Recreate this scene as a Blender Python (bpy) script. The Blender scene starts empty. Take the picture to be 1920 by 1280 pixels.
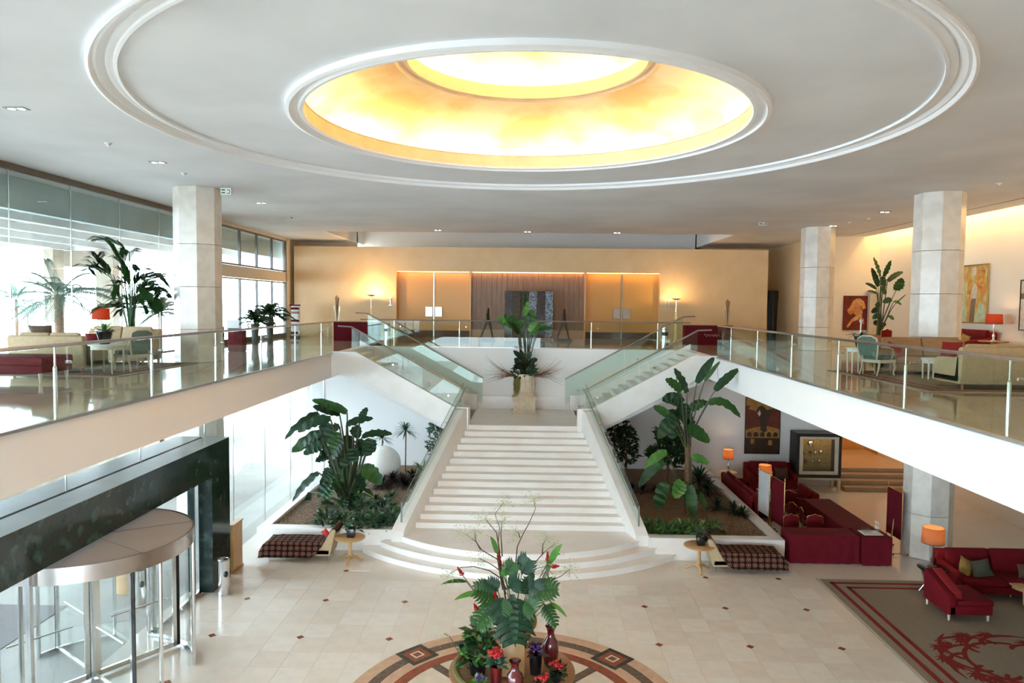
import bpy, bmesh, math, random
from mathutils import Vector, Matrix, noise
random.seed(7)
PI = math.pi
C = bpy.context.scene.collection
SC = bpy.context.scene
# ------------------------------------------------------------------ camera
H = 6.775                      # eye height above the lower floor
F = 1338.0                     # focal length in pixels of a 1920 wide frame
u = Vector((32.5, 68.5, -F)).normalized()          # world +Y seen in camera axes
r = 0.010
v = Vector((math.cos(r), -math.sin(r), 0)); v = (v - u * v.dot(u)).normalized()   # world +X
w = v.cross(u).normalized()                        # world +Z
M = Matrix((v, u, w))          # camera vector -> world vector
cd = bpy.data.cameras.new('camera'); cam = bpy.data.objects.new('camera', cd); C.objects.link(cam)
cd.sensor_width = 36; cd.lens = F / 1920 * 36; cd.clip_end = 300
cam.matrix_world = Matrix.Translation((0, 0, H)) @ M.to_4x4()
SC.camera = cam
# ------------------------------------------------------------------ world, exposure
W = bpy.data.worlds.new('sky'); SC.world = W; W.use_nodes = True
bg = W.node_tree.nodes['Background']; bg.inputs[0].default_value = (0.72, 0.88, 1.0, 1); bg.inputs[1].default_value = 13.0
SC.view_settings.view_transform = 'Standard'; SC.view_settings.look = 'None'
SC.view_settings.exposure = 0.33; SC.view_settings.gamma = 1; SC.view_settings.use_curve_mapping = False
SC.cycles.max_bounces = 10; SC.cycles.diffuse_bounces = 6; SC.cycles.glossy_bounces = 4
SC.cycles.transparent_max_bounces = 24; SC.cycles.sample_clamp_indirect = 8.0
SC.cycles.caustics_reflective = False; SC.cycles.caustics_refractive = False
def P(px, py, z=None, y=None, x=None):
    """point seen at a pixel of the photograph, on the plane z=, y= or x="""
    d = M @ Vector((px - 960, 640 - py, -F))
    t = (z - H) / d.z if z is not None else (y / d.y if y is not None else x / d.x)
    return Vector((d.x * t, d.y * t, H + d.z * t))
Z2, ZC, ZL, X0 = 5.125, 9.875, 2.775, -0.18       # upper floor, ceiling, landing, stair axis
# ------------------------------------------------------------------ materials
MATS = {}
def mat(name, col, rough=0.6, metal=0.0, spec=0.5, col2=None, scale=6.0, detail=4, mix=(0.35, 0.65), bump=0.0, bscale=None, emit=None, estr=0.0, stretch=None, kind='noise', trans=0.0, coat=0.0):
    m = bpy.data.materials.new(name); m.use_nodes = True; nt = m.node_tree; b = nt.nodes['Principled BSDF']
    b.inputs['Base Color'].default_value = (*col, 1); b.inputs['Roughness'].default_value = rough
    b.inputs['Metallic'].default_value = metal; b.inputs['Specular IOR Level'].default_value = spec
    b.inputs['Coat Weight'].default_value = coat; b.inputs['Coat Roughness'].default_value = 0.05
    if emit: b.inputs['Emission Color'].default_value = (*emit, 1); b.inputs['Emission Strength'].default_value = estr
    tc = nt.nodes.new('ShaderNodeTexCoord'); mp = nt.nodes.new('ShaderNodeMapping'); nt.links.new(tc.outputs['Object'], mp.inputs[0])
    if stretch: mp.inputs['Scale'].default_value = stretch
    def tex(s):
        if kind == 'wave':
            n = nt.nodes.new('ShaderNodeTexWave'); n.inputs['Distortion'].default_value = 6; n.inputs['Detail'].default_value = 3
        elif kind == 'voronoi':
            n = nt.nodes.new('ShaderNodeTexVoronoi')
        else:
            n = nt.nodes.new('ShaderNodeTexNoise'); n.inputs['Detail'].default_value = detail
        n.inputs['Scale'].default_value = s; nt.links.new(mp.outputs[0], n.inputs['Vector']); return n.outputs[0] if kind != 'noise' else n.outputs[0]
    t = tex(scale)
    cr = nt.nodes.new('ShaderNodeValToRGB'); c2 = col2 or tuple(c * 0.88 for c in col)
    cr.color_ramp.elements[0].position = mix[0]; cr.color_ramp.elements[1].position = mix[1]
    cr.color_ramp.elements[0].color = (*col, 1); cr.color_ramp.elements[1].color = (*c2, 1)
    nt.links.new(t, cr.inputs[0]); nt.links.new(cr.outputs[0], b.inputs['Base Color'])
    if bump:
        bn = nt.nodes.new('ShaderNodeBump'); bn.inputs['Strength'].default_value = bump; bn.inputs['Distance'].default_value = 0.02
        nt.links.new(tex(bscale or scale * 4), bn.inputs['Height']); nt.links.new(bn.outputs[0], b.inputs['Normal'])
    MATS[name] = m; return m
def glassmat(name, tint, refl=1.0):
    m = bpy.data.materials.new(name); m.use_nodes = True; nt = m.node_tree; nt.nodes.clear()
    o = nt.nodes.new('ShaderNodeOutputMaterial'); mx = nt.nodes.new('ShaderNodeMixShader'); t = nt.nodes.new('ShaderNodeBsdfTransparent'); g = nt.nodes.new('ShaderNodeBsdfGlossy')
    lw = nt.nodes.new('ShaderNodeLayerWeight'); lw.inputs[0].default_value = .5; g.inputs['Roughness'].default_value = 0.0
    pw = nt.nodes.new('ShaderNodeMath'); pw.operation = 'POWER'; pw.inputs[1].default_value = 5
    mm = nt.nodes.new('ShaderNodeMath'); mm.operation = 'MULTIPLY_ADD'; mm.inputs[1].default_value = .9 * refl; mm.inputs[2].default_value = .035 * refl
    t.inputs[0].default_value = (*tint, 1); g.inputs[0].default_value = (0.92, 1, 0.97, 1)
    nt.links.new(lw.outputs['Facing'], pw.inputs[0]); nt.links.new(pw.outputs[0], mm.inputs[0]); nt.links.new(mm.outputs[0], mx.inputs[0]); nt.links.new(t.outputs[0], mx.inputs[1]); nt.links.new(g.outputs[0], mx.inputs[2]); nt.links.new(mx.outputs[0], o.inputs[0])
    MATS[name] = m; return m
def lightmat(name, col, s):
    m = bpy.data.materials.new(name); m.use_nodes = True; nt = m.node_tree; nt.nodes.clear()
    o = nt.nodes.new('ShaderNodeOutputMaterial'); e = nt.nodes.new('ShaderNodeEmission'); e.inputs[0].default_value = (*col, 1); e.inputs[1].default_value = s
    nt.links.new(e.outputs[0], o.inputs[0]); MATS[name] = m; return m
mat('ceiling', (.80, .81, .83), .9, spec=.2, scale=.4)
mat('plaster', (.86, .85, .84), .8, spec=.25, scale=.7, col2=(.83, .82, .81))
mat('plaster_shaded', (.85, .80, .77), .8, spec=.25, scale=.7, col2=(.83, .78, .75))  # pinkish shade of the left slab edge put into the plaster colour
mat('cream_wall', (.86, .79, .68), .75, spec=.25, scale=.6, col2=(.83, .75, .63))
mat('floor_base', (.76, .69, .61), .14, scale=1.2, col2=(.72, .65, .56), mix=(.3, .7))
for i, k in enumerate(((.78, .72, .64), (.76, .69, .61), (.80, .75, .68))):
    mat('tile%d' % i, k, .15, scale=2.2 + i, col2=tuple(c * .93 for c in k), mix=(.4, .7), detail=6)
mat('floor_upper', (.55, .45, .34), .07, scale=.9, col2=(.48, .38, .28), detail=6)
mat('stair_marble', (.88, .85, .81), .35, scale=1.6, col2=(.83, .78, .73), detail=7)
mat('marble', (.84, .82, .79), .25, scale=2.5, col2=(.79, .76, .72), detail=9, mix=(.45, .75))
mat('column', (.78, .73, .66), .22, scale=3.2, col2=(.70, .64, .57), detail=9, mix=(.42, .62))
mat('gold_wall', (.82, .58, .33), .45, scale=1.3, col2=(.77, .53, .28), detail=9)
mat('door_gold', (.74, .42, .13), .32, scale=22, col2=(.58, .31, .08), detail=3, stretch=(1, 1, 2.2), bump=.04)
mat('walnut', (.33, .20, .13), .4, scale=3, col2=(.23, .13, .08), stretch=(9, 9, .5), detail=5)
mat('green_marble', (.010, .022, .019), .12, scale=4.5, col2=(.06, .12, .105), detail=12, mix=(.5, .85))
mat('grey_top', (.36, .43, .45), .22, scale=1.5, col2=(.32, .39, .41))
mat('chrome', (.75, .75, .75), .16, 1.0, scale=30, col2=(.68, .68, .68))
mat('steel', (.52, .47, .44), .28, 1.0, scale=4, col2=(.46, .41, .38))
mat('brass', (.72, .50, .22), .22, 1.0, scale=8)
mat('frame_grey', (.22, .23, .24), .45, .3, scale=8)
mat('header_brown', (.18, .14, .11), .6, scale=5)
mat('drum_top', (.50, .45, .43), .6, scale=2, col2=(.47, .42, .40))
mat('black', (.012, .012, .014), .4, scale=10)
mat('black_gloss', (.010, .010, .012), .12, scale=10)
mat('maroon', (.14, .006, .016), .8, spec=.2, scale=4, col2=(.11, .004, .012), bump=.15, bscale=60)
mat('red_velvet', (.15, .004, .009), .7, spec=.2, scale=5, col2=(.13, .003, .008), bump=.08, bscale=80)
mat('red_bright', (.30, .008, .014), .7, scale=5)
mat('beige_fabric', (.52, .40, .25), .85, spec=.2, scale=12, col2=(.47, .36, .22), bump=.1, bscale=120)
mat('tan_fabric', (.40, .26, .15), .85, spec=.2, scale=12, col2=(.35, .22, .12), bump=.1, bscale=120)
mat('green_fabric', (.12, .19, .16), .8, scale=14, col2=(.09, .15, .13))
mat('olive', (.06, .06, .035), .8, scale=14)
mat('brown_fabric', (.09, .05, .03), .8, scale=14)
mat('gold_fabric', (.38, .22, .06), .6, scale=18, col2=(.22, .12, .03))
mat('wood_light', (.56, .35, .16), .4, scale=3, col2=(.46, .27, .11), stretch=(1, 8, 1))
mat('wood_pale', (.62, .55, .42), .45, scale=3, col2=(.56, .48, .36))
mat('wood_dark', (.10, .05, .03), .35, scale=4, col2=(.07, .035, .02))
mat('wood_mid', (.36, .18, .08), .4, scale=4, col2=(.28, .13, .05), stretch=(1, 6, 1))
mat('white_paint', (.80, .79, .76), .4, scale=4)
mat('terracotta', (.38, .12, .06), .7, scale=6)
mat('pot_grey', (.10, .10, .11), .6, scale=6)
mat('stone', (.72, .62, .48), .8, scale=7, col2=(.62, .51, .37), detail=8, bump=.2)
mat('soil', (.16, .10, .06), .95, scale=22, col2=(.30, .20, .12), detail=8, bump=.8, mix=(.4, .6))
mat('chip', (.36, .25, .16), .9, scale=8, col2=(.22, .13, .08))
mat('chip2', (.52, .42, .31), .9, scale=8, col2=(.36, .25, .16))
mat('leaf', (.018, .062, .014), .42, scale=4, col2=(.030, .095, .02), spec=.3)
mat('leaf_dark', (.010, .036, .015), .45, scale=4, col2=(.016, .052, .02), spec=.3)
mat('leaf_light', (.06, .19, .03), .4, scale=5, col2=(.10, .26, .05))
mat('leaf_blue', (.035, .10, .06), .4, scale=5, col2=(.06, .15, .09))
mat('leaf_wine', (.030, .010, .014), .45, scale=5, col2=(.05, .03, .02))
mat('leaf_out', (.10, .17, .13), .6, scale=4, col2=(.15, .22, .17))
mat('stem', (.035, .065, .020), .5, scale=8, col2=(.06, .055, .025))
mat('trunk', (.20, .12, .07), .85, scale=14, col2=(.11, .06, .035), bump=.5)
mat('twig', (.09, .05, .035), .8, scale=14)
mat('twig_red', (.20, .08, .04), .8, scale=14)
mat('berry', (.42, .48, .25), .6, scale=9)
mat('flower_red', (.60, .012, .012), .5, scale=20, col2=(.42, .006, .01))
mat('flower_purple', (.12, .03, .20), .6, scale=20)
mat('vase_red', (.13, .008, .010), .10, scale=4, col2=(.09, .004, .008), coat=.6)
mat('moss', (.12, .12, .03), .9, scale=30, col2=(.22, .17, .05), bump=.8)
mat('sphere_white', (.84, .84, .80), .5, scale=2)
mat('paper', (.82, .82, .80), .6, scale=4)
mat('screen_white', (.80, .82, .84), .5, scale=3)
mat('rug', (.30, .25, .20), .95, spec=.1, scale=40, col2=(.25, .205, .16), bump=.3, bscale=200)
mat('rug_red', (.24, .035, .030), .95, spec=.1, scale=40, col2=(.19, .025, .022), bump=.3, bscale=200)
mat('rug_edge', (.55, .49, .42), .95, spec=.1, scale=40)
mat('inlay_pink', (.62, .42, .29), .14, scale=6, col2=(.56, .36, .24), detail=8)
mat('inlay_brown', (.10, .065, .045), .14, scale=14, col2=(.17, .12, .09), detail=8)
mat('inlay_red', (.30, .085, .045), .14, scale=9, col2=(.23, .06, .035), detail=8)
mat('inlay_green', (.02, .03, .026), .12, scale=9, col2=(.05, .06, .05), detail=8)
mat('inlay_cream', (.74, .66, .54), .14, scale=5, detail=8)
mat('throw_dark', (.020, .012, .012), .9, scale=5)
mat('throw_pink', (.36, .17, .11), .9, scale=30, col2=(.26, .10, .08))
mat('amber_wood', (.52, .26, .07), .3, scale=2, col2=(.44, .20, .05), stretch=(3, 3, .5))
mat('brown_step', (.42, .29, .18), .3, scale=3)
mat('dome_paint', (.86, .62, .30), .75, spec=.2, scale=.75, col2=(.95, .86, .60), detail=5, mix=(.40, .58))
mat('cornice', (.92, .92, .93), .5, scale=2, col2=(.90, .90, .91))
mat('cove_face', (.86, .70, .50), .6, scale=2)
mat('paving', (.40, .39, .36), .7, scale=.6, col2=(.34, .32, .29), detail=6)
mat('rock', (.40, .35, .27), .9, scale=1.2, col2=(.60, .56, .48), detail=9, bump=.5)
mat('canopy', (.66, .66, .64), .8, scale=1)
mat('beige_pier', (.46, .40, .32), .8, scale=1)
mat('sign_green', (.02, .16, .09), .5, scale=8)
mat('bronze', (.055, .042, .034), .45, .6, scale=14, col2=(.09, .07, .05), bump=.3)
mat('panel_dark', (.030, .020, .018), .15, scale=14, col2=(.07, .05, .05), kind='voronoi')
mat('panel_mirror', (.55, .63, .74), .15, .2, scale=16, col2=(.10, .12, .16), kind='voronoi', bump=.5, mix=(.1, .7))
mat('bristle', (.015, .013, .012), .9, scale=60, bump=.6)
mat('yellow', (.60, .45, .05), .6, scale=8)
mat('asphalt', (.20, .18, .19), .9, scale=30)
glassmat('glass', (.97, .985, .985)); glassmat('glass_rail', (.90, .945, .92), .55); glassmat('glass_clear', (.97, .98, .98))
def shade_mat(name, col, s):
    m = bpy.data.materials.new(name); m.use_nodes = True; nt = m.node_tree; nt.nodes.clear(); o = nt.nodes.new('ShaderNodeOutputMaterial'); mx = nt.nodes.new('ShaderNodeMixShader'); mx.inputs[0].default_value = .6
    tc = nt.nodes.new('ShaderNodeTexCoord'); n = nt.nodes.new('ShaderNodeTexNoise'); n.inputs['Scale'].default_value = 60; cr = nt.nodes.new('ShaderNodeValToRGB'); cr.color_ramp.elements[0].color = (*col, 1); cr.color_ramp.elements[1].color = (*[c * .75 for c in col], 1)
    d = nt.nodes.new('ShaderNodeBsdfDiffuse'); t = nt.nodes.new('ShaderNodeBsdfTranslucent'); nt.links.new(tc.outputs['Object'], n.inputs['Vector']); nt.links.new(n.outputs[0], cr.inputs[0]); nt.links.new(cr.outputs[0], d.inputs[0]); nt.links.new(cr.outputs[0], t.inputs[0])
    nt.links.new(d.outputs[0], mx.inputs[1]); nt.links.new(t.outputs[0], mx.inputs[2]); nt.links.new(mx.outputs[0], o.inputs[0]); MATS[name] = m
shade_mat('shade_red', (.50, .15, .09), 1.0); shade_mat('shade_tan', (.52, .29, .15), .8)
lightmat('bulb', (1, .7, .35), 20); lightmat('cove_light', (1, .78, .40), 38); lightmat('wash_light', (1, .62, .22), 40)
lightmat('downlight', (1, .93, .82), 8); lightmat('torch_light', (1, .70, .32), 40); lightmat('case_light', (1, .8, .5), 14); lightmat('strip_light', (1, .50, .14), 16)
# ------------------------------------------------------------------ mesh building
class MB:
    def __init__(s): s.v = []; s.f = []; s.mi = []; s.cur = 0
    def add(s, vs, fs):
        n = len(s.v); s.v += [tuple(p) for p in vs]; s.f += [tuple(i + n for i in f) for f in fs]; s.mi += [s.cur] * len(fs); return s
    def box(s, x0, x1, y0, y1, z0, z1):
        return s.add([(x0, y0, z0), (x1, y0, z0), (x1, y1, z0), (x0, y1, z0), (x0, y0, z1), (x1, y0, z1), (x1, y1, z1), (x0, y1, z1)],
                     [(0, 3, 2, 1), (4, 5, 6, 7), (0, 1, 5, 4), (1, 2, 6, 5), (2, 3, 7, 6), (3, 0, 4, 7)])
    def prism(s, poly, a0, a1, axis='z'):
        n = len(poly)
        A = sum(poly[i][0] * poly[(i + 1) % n][1] - poly[(i + 1) % n][0] * poly[i][1] for i in range(n))
        if A < 0: poly = poly[::-1]
        def pt(p, a): return (p[0], p[1], a) if axis == 'z' else ((p[0], a, p[1]) if axis == 'y' else (a, p[0], p[1]))
        vs = [pt(p, a0) for p in poly] + [pt(p, a1) for p in poly]
        fs = [tuple(range(n))[::-1], tuple(range(n, 2 * n))] + [(i, (i + 1) % n, (i + 1) % n + n, i + n) for i in range(n)]
        if axis == 'y': fs = [f[::-1] for f in fs]
        return s.add(vs, fs)
    def tube(s, pts, rad, seg=6, caps=True):
        pts = [Vector(p) for p in pts]; n = len(pts); vs = []; up = None
        for i, p in enumerate(pts):
            d = (pts[min(i + 1, n - 1)] - pts[max(i - 1, 0)]).normalized()
            if up is None: up = Vector((0, 0, 1)) if abs(d.z) < .9 else Vector((1, 0, 0))
            a = d.cross(up).normalized(); b = a.cross(d).normalized(); up = b
            rr = rad[i] if isinstance(rad, (list, tuple)) else rad
            vs += [p + (a * math.cos(2 * PI * k / seg) + b * math.sin(2 * PI * k / seg)) * rr for k in range(seg)]
        fs = [(i * seg + k, i * seg + (k + 1) % seg, (i + 1) * seg + (k + 1) % seg, (i + 1) * seg + k) for i in range(n - 1) for k in range(seg)]
        if caps: fs += [tuple(range(seg))[::-1], tuple(range((n - 1) * seg, n * seg))]
        return s.add(vs, fs)
    def lathe(s, prof, cx=0, cy=0, cz=0, seg=24, a0=0, a1=2 * PI, closed=False):
        full = abs(a1 - a0 - 2 * PI) < 1e-6; m = seg if full else seg + 1; vs = []
        for k in range(m):
            a = a0 + (a1 - a0) * k / seg
            vs += [(cx + R * math.cos(a), cy + R * math.sin(a), cz + z) for R, z in prof]
        n = len(prof); fs = []
        for k in range(seg):
            k2 = (k + 1) % m
            for i in range(n if closed else n - 1):
                j = (i + 1) % n
                fs.append((k * n + i, k2 * n + i, k2 * n + j, k * n + j))
        return s.add(vs, fs)
    def ball(s, c, rx, ry=None, rz=None, seg=10, rings=6):
        ry = ry or rx; rz = rz or rx; vs = []; fs = []
        for i in range(rings + 1):
            t = PI * i / rings
            vs += [(c[0] + rx * math.sin(t) * math.cos(2 * PI * k / seg), c[1] + ry * math.sin(t) * math.sin(2 * PI * k / seg), c[2] - rz * math.cos(t)) for k in range(seg)]
        for i in range(rings):
            for k in range(seg): fs.append((i * seg + k, i * seg + (k + 1) % seg, (i + 1) * seg + (k + 1) % seg, (i + 1) * seg + k))
        return s.add(vs, fs)
    def blade(s, pts, width, nrm, fold=.18, ragged=0.0, prof=None, wave=0.0):
        """leaf blade: centre line pts, full width, approx normal"""
        pts = [Vector(p) for p in pts]; n = len(pts); vs = []; nrm = Vector(nrm)
        for i, p in enumerate(pts):
            d = (pts[min(i + 1, n - 1)] - pts[max(i - 1, 0)]).normalized(); a = d.cross(nrm)
            a = a.normalized() if a.length > 1e-4 else Vector((1, 0, 0)); b = a.cross(d).normalized(); t = i / (n - 1)
            wd = width * .5 * (prof(t) if prof else (math.sin(PI * min(1, .04 + t * .96) ** .72) ** .7 if t < 1 else .02))
            k1 = 1 - ragged * random.random(); k2 = 1 - ragged * random.random()
            w1 = wave * wd * math.sin(i * 2.1 + n); w2 = wave * wd * math.sin(i * 1.7 + 2)
            vs += [p - a * wd * k1 + b * (wd * fold + w1), p, p + a * wd * k2 + b * (wd * fold + w2)]
        fs = []
        for i in range(n - 1):
            o = 3 * i; fs += [(o, o + 1, o + 4, o + 3), (o + 1, o + 2, o + 5, o + 4)]
        return s.add(vs, fs)
    def build(s, name, m, parent=None, smooth=None, bevel=0, seg=2, loc=None, label=None, kind=None):
        me = bpy.data.meshes.new(name); me.from_pydata(s.v, [], s.f); ms = m if isinstance(m, (list, tuple)) else [m]
        for k in ms: me.materials.append(MATS[k])
        if len(ms) > 1: me.polygons.foreach_set('material_index', s.mi)
        if bevel:
            bm = bmesh.new(); bm.from_mesh(me); bmesh.ops.remove_doubles(bm, verts=bm.verts, dist=1e-5)
            bmesh.ops.bevel(bm, geom=list(bm.edges), offset=bevel, segments=seg, profile=.5, affect='EDGES', clamp_overlap=True)
            bm.to_mesh(me); bm.free()
        if smooth or (smooth is None and bevel):
            me.polygons.foreach_set('use_smooth', [True] * len(me.polygons)); me.set_sharp_from_angle(angle=math.radians(smooth if smooth and smooth is not True else 40))
        o = bpy.data.objects.new(name, me); C.objects.link(o)
        if parent: o.parent = parent
        if loc: o.location = loc
        if label: o['label'] = label
        if kind: o['kind'] = kind
        return o
def thing(name, label, cat, loc=(0, 0, 0), rz=0, group=None, kind=None):
    o = bpy.data.objects.new(name, None); C.objects.link(o); o.empty_display_size = .2
    o.location = loc; o.rotation_euler = (0, 0, rz); o['label'] = label; o['category'] = cat
    if group: o['group'] = group
    if kind: o['kind'] = kind
    return o
def tag(o, label, cat, group=None, kind=None):
    o['label'] = label; o['category'] = cat
    if group: o['group'] = group
    if kind: o['kind'] = kind
    return o
def struct(name, mb, m, label, cat, **k):
    o = mb.build(name, m, **k); tag(o, label, cat, kind='structure'); return o
def dup(root, loc=None, rz=None, label=None):
    c = root.copy(); C.objects.link(c)
    if loc is not None: c.location = loc
    if rz is not None: c.rotation_euler = (0, 0, rz)
    if label: c['label'] = label
    for ch in list(root.children):
        d = ch.copy(); C.objects.link(d); d.parent = c
        for g in list(ch.children):
            e = g.copy(); C.objects.link(e); e.parent = d
    return c
def piece(src, parent, loc=(0, 0, 0), rot=None, scale=None):
    o = src.copy(); C.objects.link(o); o.parent = parent; o.location = loc
    if rot: o.rotation_euler = rot
    if scale: o.scale = scale
    return o
def bez(p, q, sag=0.0, n=8, bow=None):
    """curve from p to q bulging up by sag"""
    p, q = Vector(p), Vector(q); o = []
    for i in range(n + 1):
        t = i / n; x = p.lerp(q, t); x.z += 4 * sag * t * (1 - t)
        if bow: x += Vector(bow) * 4 * t * (1 - t)
        o.append(x)
    return o
# ================================================================== the shell
XL, XR = -6.55, 6.20           # edges of the stairwell
fl = struct('floor', MB().box(-7.93, 15.6, -7, 33, -.2, -.006), 'floor_base', 'polished cream marble floor of the lower lobby', 'floor')
T = .604; mc = Vector((-.21, 11.55))          # tile pitch, centre of the floor medallion
tiles = [MB().box(-T / 2 + .003, T / 2 - .003, -T / 2 + .003, T / 2 - .003, -.006, 0).build('tile', 'tile%d' % i, fl) for i in range(3)]
d0 = P(1360, 1139.8, z=0)                      # a corner where a diamond inlay sits
cells = []
for i in range(-30, 30):
    for j in range(-14, 14):
        x = d0.x + (i + .5) * T; y = d0.y + (j + .5) * T
        if -6.9 < x < 7.1 and 10.3 < y < 19.0 and (Vector((x, y)) - mc).length > 2.5:
            if y > 18.6 and abs(x) > 5: continue
            if y > 17.0 and abs(x - X0) < 4.2 - (y - 17) * .2: continue
            if x < -5.9 and y < 14.2: continue
            cells.append((y, x))
cells.sort(); first = True
for n, (y, x) in enumerate(cells[:300]):
    k = random.randrange(3); src = tiles[k]
    if n < 3: o = tiles[n]; o.location = (x, y, 0)
    else: piece(src, fl, (x, y, 0))
dm = MB().prism([(-.085, 0), (0, -.085), (.085, 0), (0, .085)], 0, .0012).build('inlay_diamond', 'inlay_red', fl, label='small brown diamond inlay in the marble')
dl = [(0, 0), (0, -1), (1, 0), (1, -1), (-1, 0), (-1, -1), (-3, 0), (-4, 0), (-4, -1), (-5, 0), (-5, -1), (0, 1), (1, 1), (2, 1), (-5, 1), (2, 0), (-6, -2), (2, -1), (-4, -2), (-6, -1), (-6, 0), (-3, 1)]
for n, (i, j) in enumerate(dl):
    l = (d0.x + i * 3 * T, d0.y + j * 3 * T, 0)
    if n == 0: dm.location = l
    else: piece(dm, fl, l)
# floor medallion
med = thing('floor_medallion', 'round inlaid marble medallion in the floor under the flower table', 'medallion', (mc.x, mc.y, 0), kind='structure')
def ring(name, r0, r1, m, z=.002): MB().lathe([(r0, 0), (r0, z), (r1, z), (r1, 0)], seg=72).build(name, m, med)
MB().lathe([(0.01, -.006), (.01, .0006), (2.98, .0006), (2.98, -.006)], seg=72).build('medallion_field', 'inlay_cream', med)
ring('outer_band', 2.74, 2.98, 'inlay_pink'); ring('brown_band', 2.52, 2.73, 'inlay_brown'); ring('cream_band', 2.31, 2.51, 'inlay_pink', .0018); ring('red_band', 2.08, 2.30, 'inlay_red')
for k in range(4):
    a = PI / 4 + k * PI / 2; q = Vector((math.cos(a), math.sin(a))); t = Vector((-q.y, q.x))
    def dq(s, z0, z1, nm, m):
        c = q * 2.66; MB().prism([tuple(c + Vector((s, 0))), tuple(c + Vector((0, s))), tuple(c + Vector((-s, 0))), tuple(c + Vector((0, -s)))], z0, z1).build(nm, m, med)
    MB().prism([tuple(q * .5 + t * .09), tuple(q * .5 - t * .09), tuple(q * 2.1 - t * .09), tuple(q * 2.1 + t * .09)], 0, .002).build('radial_band', 'inlay_brown', med)
    dq(.43, .002, .0035, 'inlay_square', 'inlay_green'); dq(.30, .0035, .0042, 'inlay_square', 'inlay_red'); dq(.15, .0042, .0048, 'inlay_square', 'inlay_cream'); dq(.10, .0048, .0054, 'inlay_square', 'inlay_red'); dq(.05, .0054, .006, 'inlay_square', 'inlay_brown')
# upper floor slabs and their marble
ZB = 4.30
struct('floor_mezzanine_left', MB().box(-12.0, XL, -7, 38, ZB, Z2 - .02), 'plaster_shaded', 'thick plastered slab edge of the left mezzanine', 'floor')
struct('floor_mezzanine_right', MB().box(XR, 15.6, -7, 38, ZB - .06, Z2 - .02), 'plaster', 'thick white slab edge of the right mezzanine', 'floor')
struct('floor_mezzanine_back', MB().box(XL, XR, 27.3, 38, ZB, Z2 - .02), 'plaster', 'white slab of the back gallery above the landing', 'floor')
struct('floor_upper', MB().box(-12.0, XL - .0, -7, 38, Z2 - .02, Z2).box(XR, 15.6, -7, 38, Z2 - .02, Z2).box(XL, XR, 27.3, 38, Z2 - .02, Z2), 'floor_upper', 'glossy tan marble floor of the upper level', 'floor')
# walls
struct('wall_back_lower', MB().box(-8.6, 11.75, 27.3, 27.5, -.006, ZB - .002), 'plaster', 'plain white back wall under the gallery', 'wall')
struct('wall_landing', MB().box(-2.6, 2.3, 27.27, 27.3, ZL, ZL + .48), 'marble', 'marble dado along the back of the stair landing', 'wall')
struct('wall_right_upper', MB().box(15.2, 15.4, -7, 31.7, Z2, 10.7), 'cream_wall', 'cream upper right wall washed with warm light', 'wall')
struct('wall_back_right', MB().box(12.8, 15.2, 31.5, 31.7, Z2, 10.7), 'cream_wall', 'cream back wall behind the tall potted plant', 'wall')
struct('wall_corridor_right', MB().box(8.7, 13.2, 38, 38.2, Z2, 11.2).box(12.8, 13.0, 31.7, 38, Z2, 10.7), 'gold_wall', 'amber wall at the end of the right corridor', 'wall')
struct('wall_back_left', MB().box(-12.0, -8.85, 36.5, 36.7, Z2, 11.2), 'cream_wall', 'cream wall at the far left behind the gold screen', 'wall')
struct('wall_pocket', MB().box(-9.05, 8.96, 38, 38.2, Z2, 11.8).box(-9.05, -8.85, 31.001, 38, ZC - .001, 11.8).box(8.76, 8.96, 31.001, 38, ZC - .001, 11.8), 'plaster', 'white raised wall above the gold screen', 'wall')
struct('wall_right_lower', MB().box(15.4, 15.6, -7, 33, -.006, Z2 - .1), 'cream_wall', 'right wall of the lower lobby', 'wall')
struct('wall_amber', MB().box(11.3, 15.5, 31.5, 31.7, -.006, Z2 - .1).box(11.55, 11.75, 27.5, 31.5, -.006, Z2 - .1), 'amber_wood', 'amber wood wall beyond the brown steps', 'wall')
struct('wall_front', MB().box(1.0, 15.6, -7.2, -7, -.006, 10.6).box(-9.5, 1.0, -7.2, -7, 4.3, 10.6).box(-12, -9.5, -7.2, -7, 9.2, 10.6), 'plaster', 'unseen white wall behind the viewer, its left opening shaped for the light', 'wall')  # out of view; closed and opened to control the light from the front
struct('wall_light_blocker', MB().box(7.1, 15.4, 9.0, 9.2, -.006, ZB - .07), 'plaster', 'unseen wall added to block front light from the lower right lounge', 'wall')  # added out of view to keep light from the front opening off the lounge
struct('floor_mezzanine_front', MB().box(XL, XR, -7, .9, ZB, Z2 - .02), 'plaster', 'slab of the front gallery the viewer stands on', 'floor')
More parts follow.
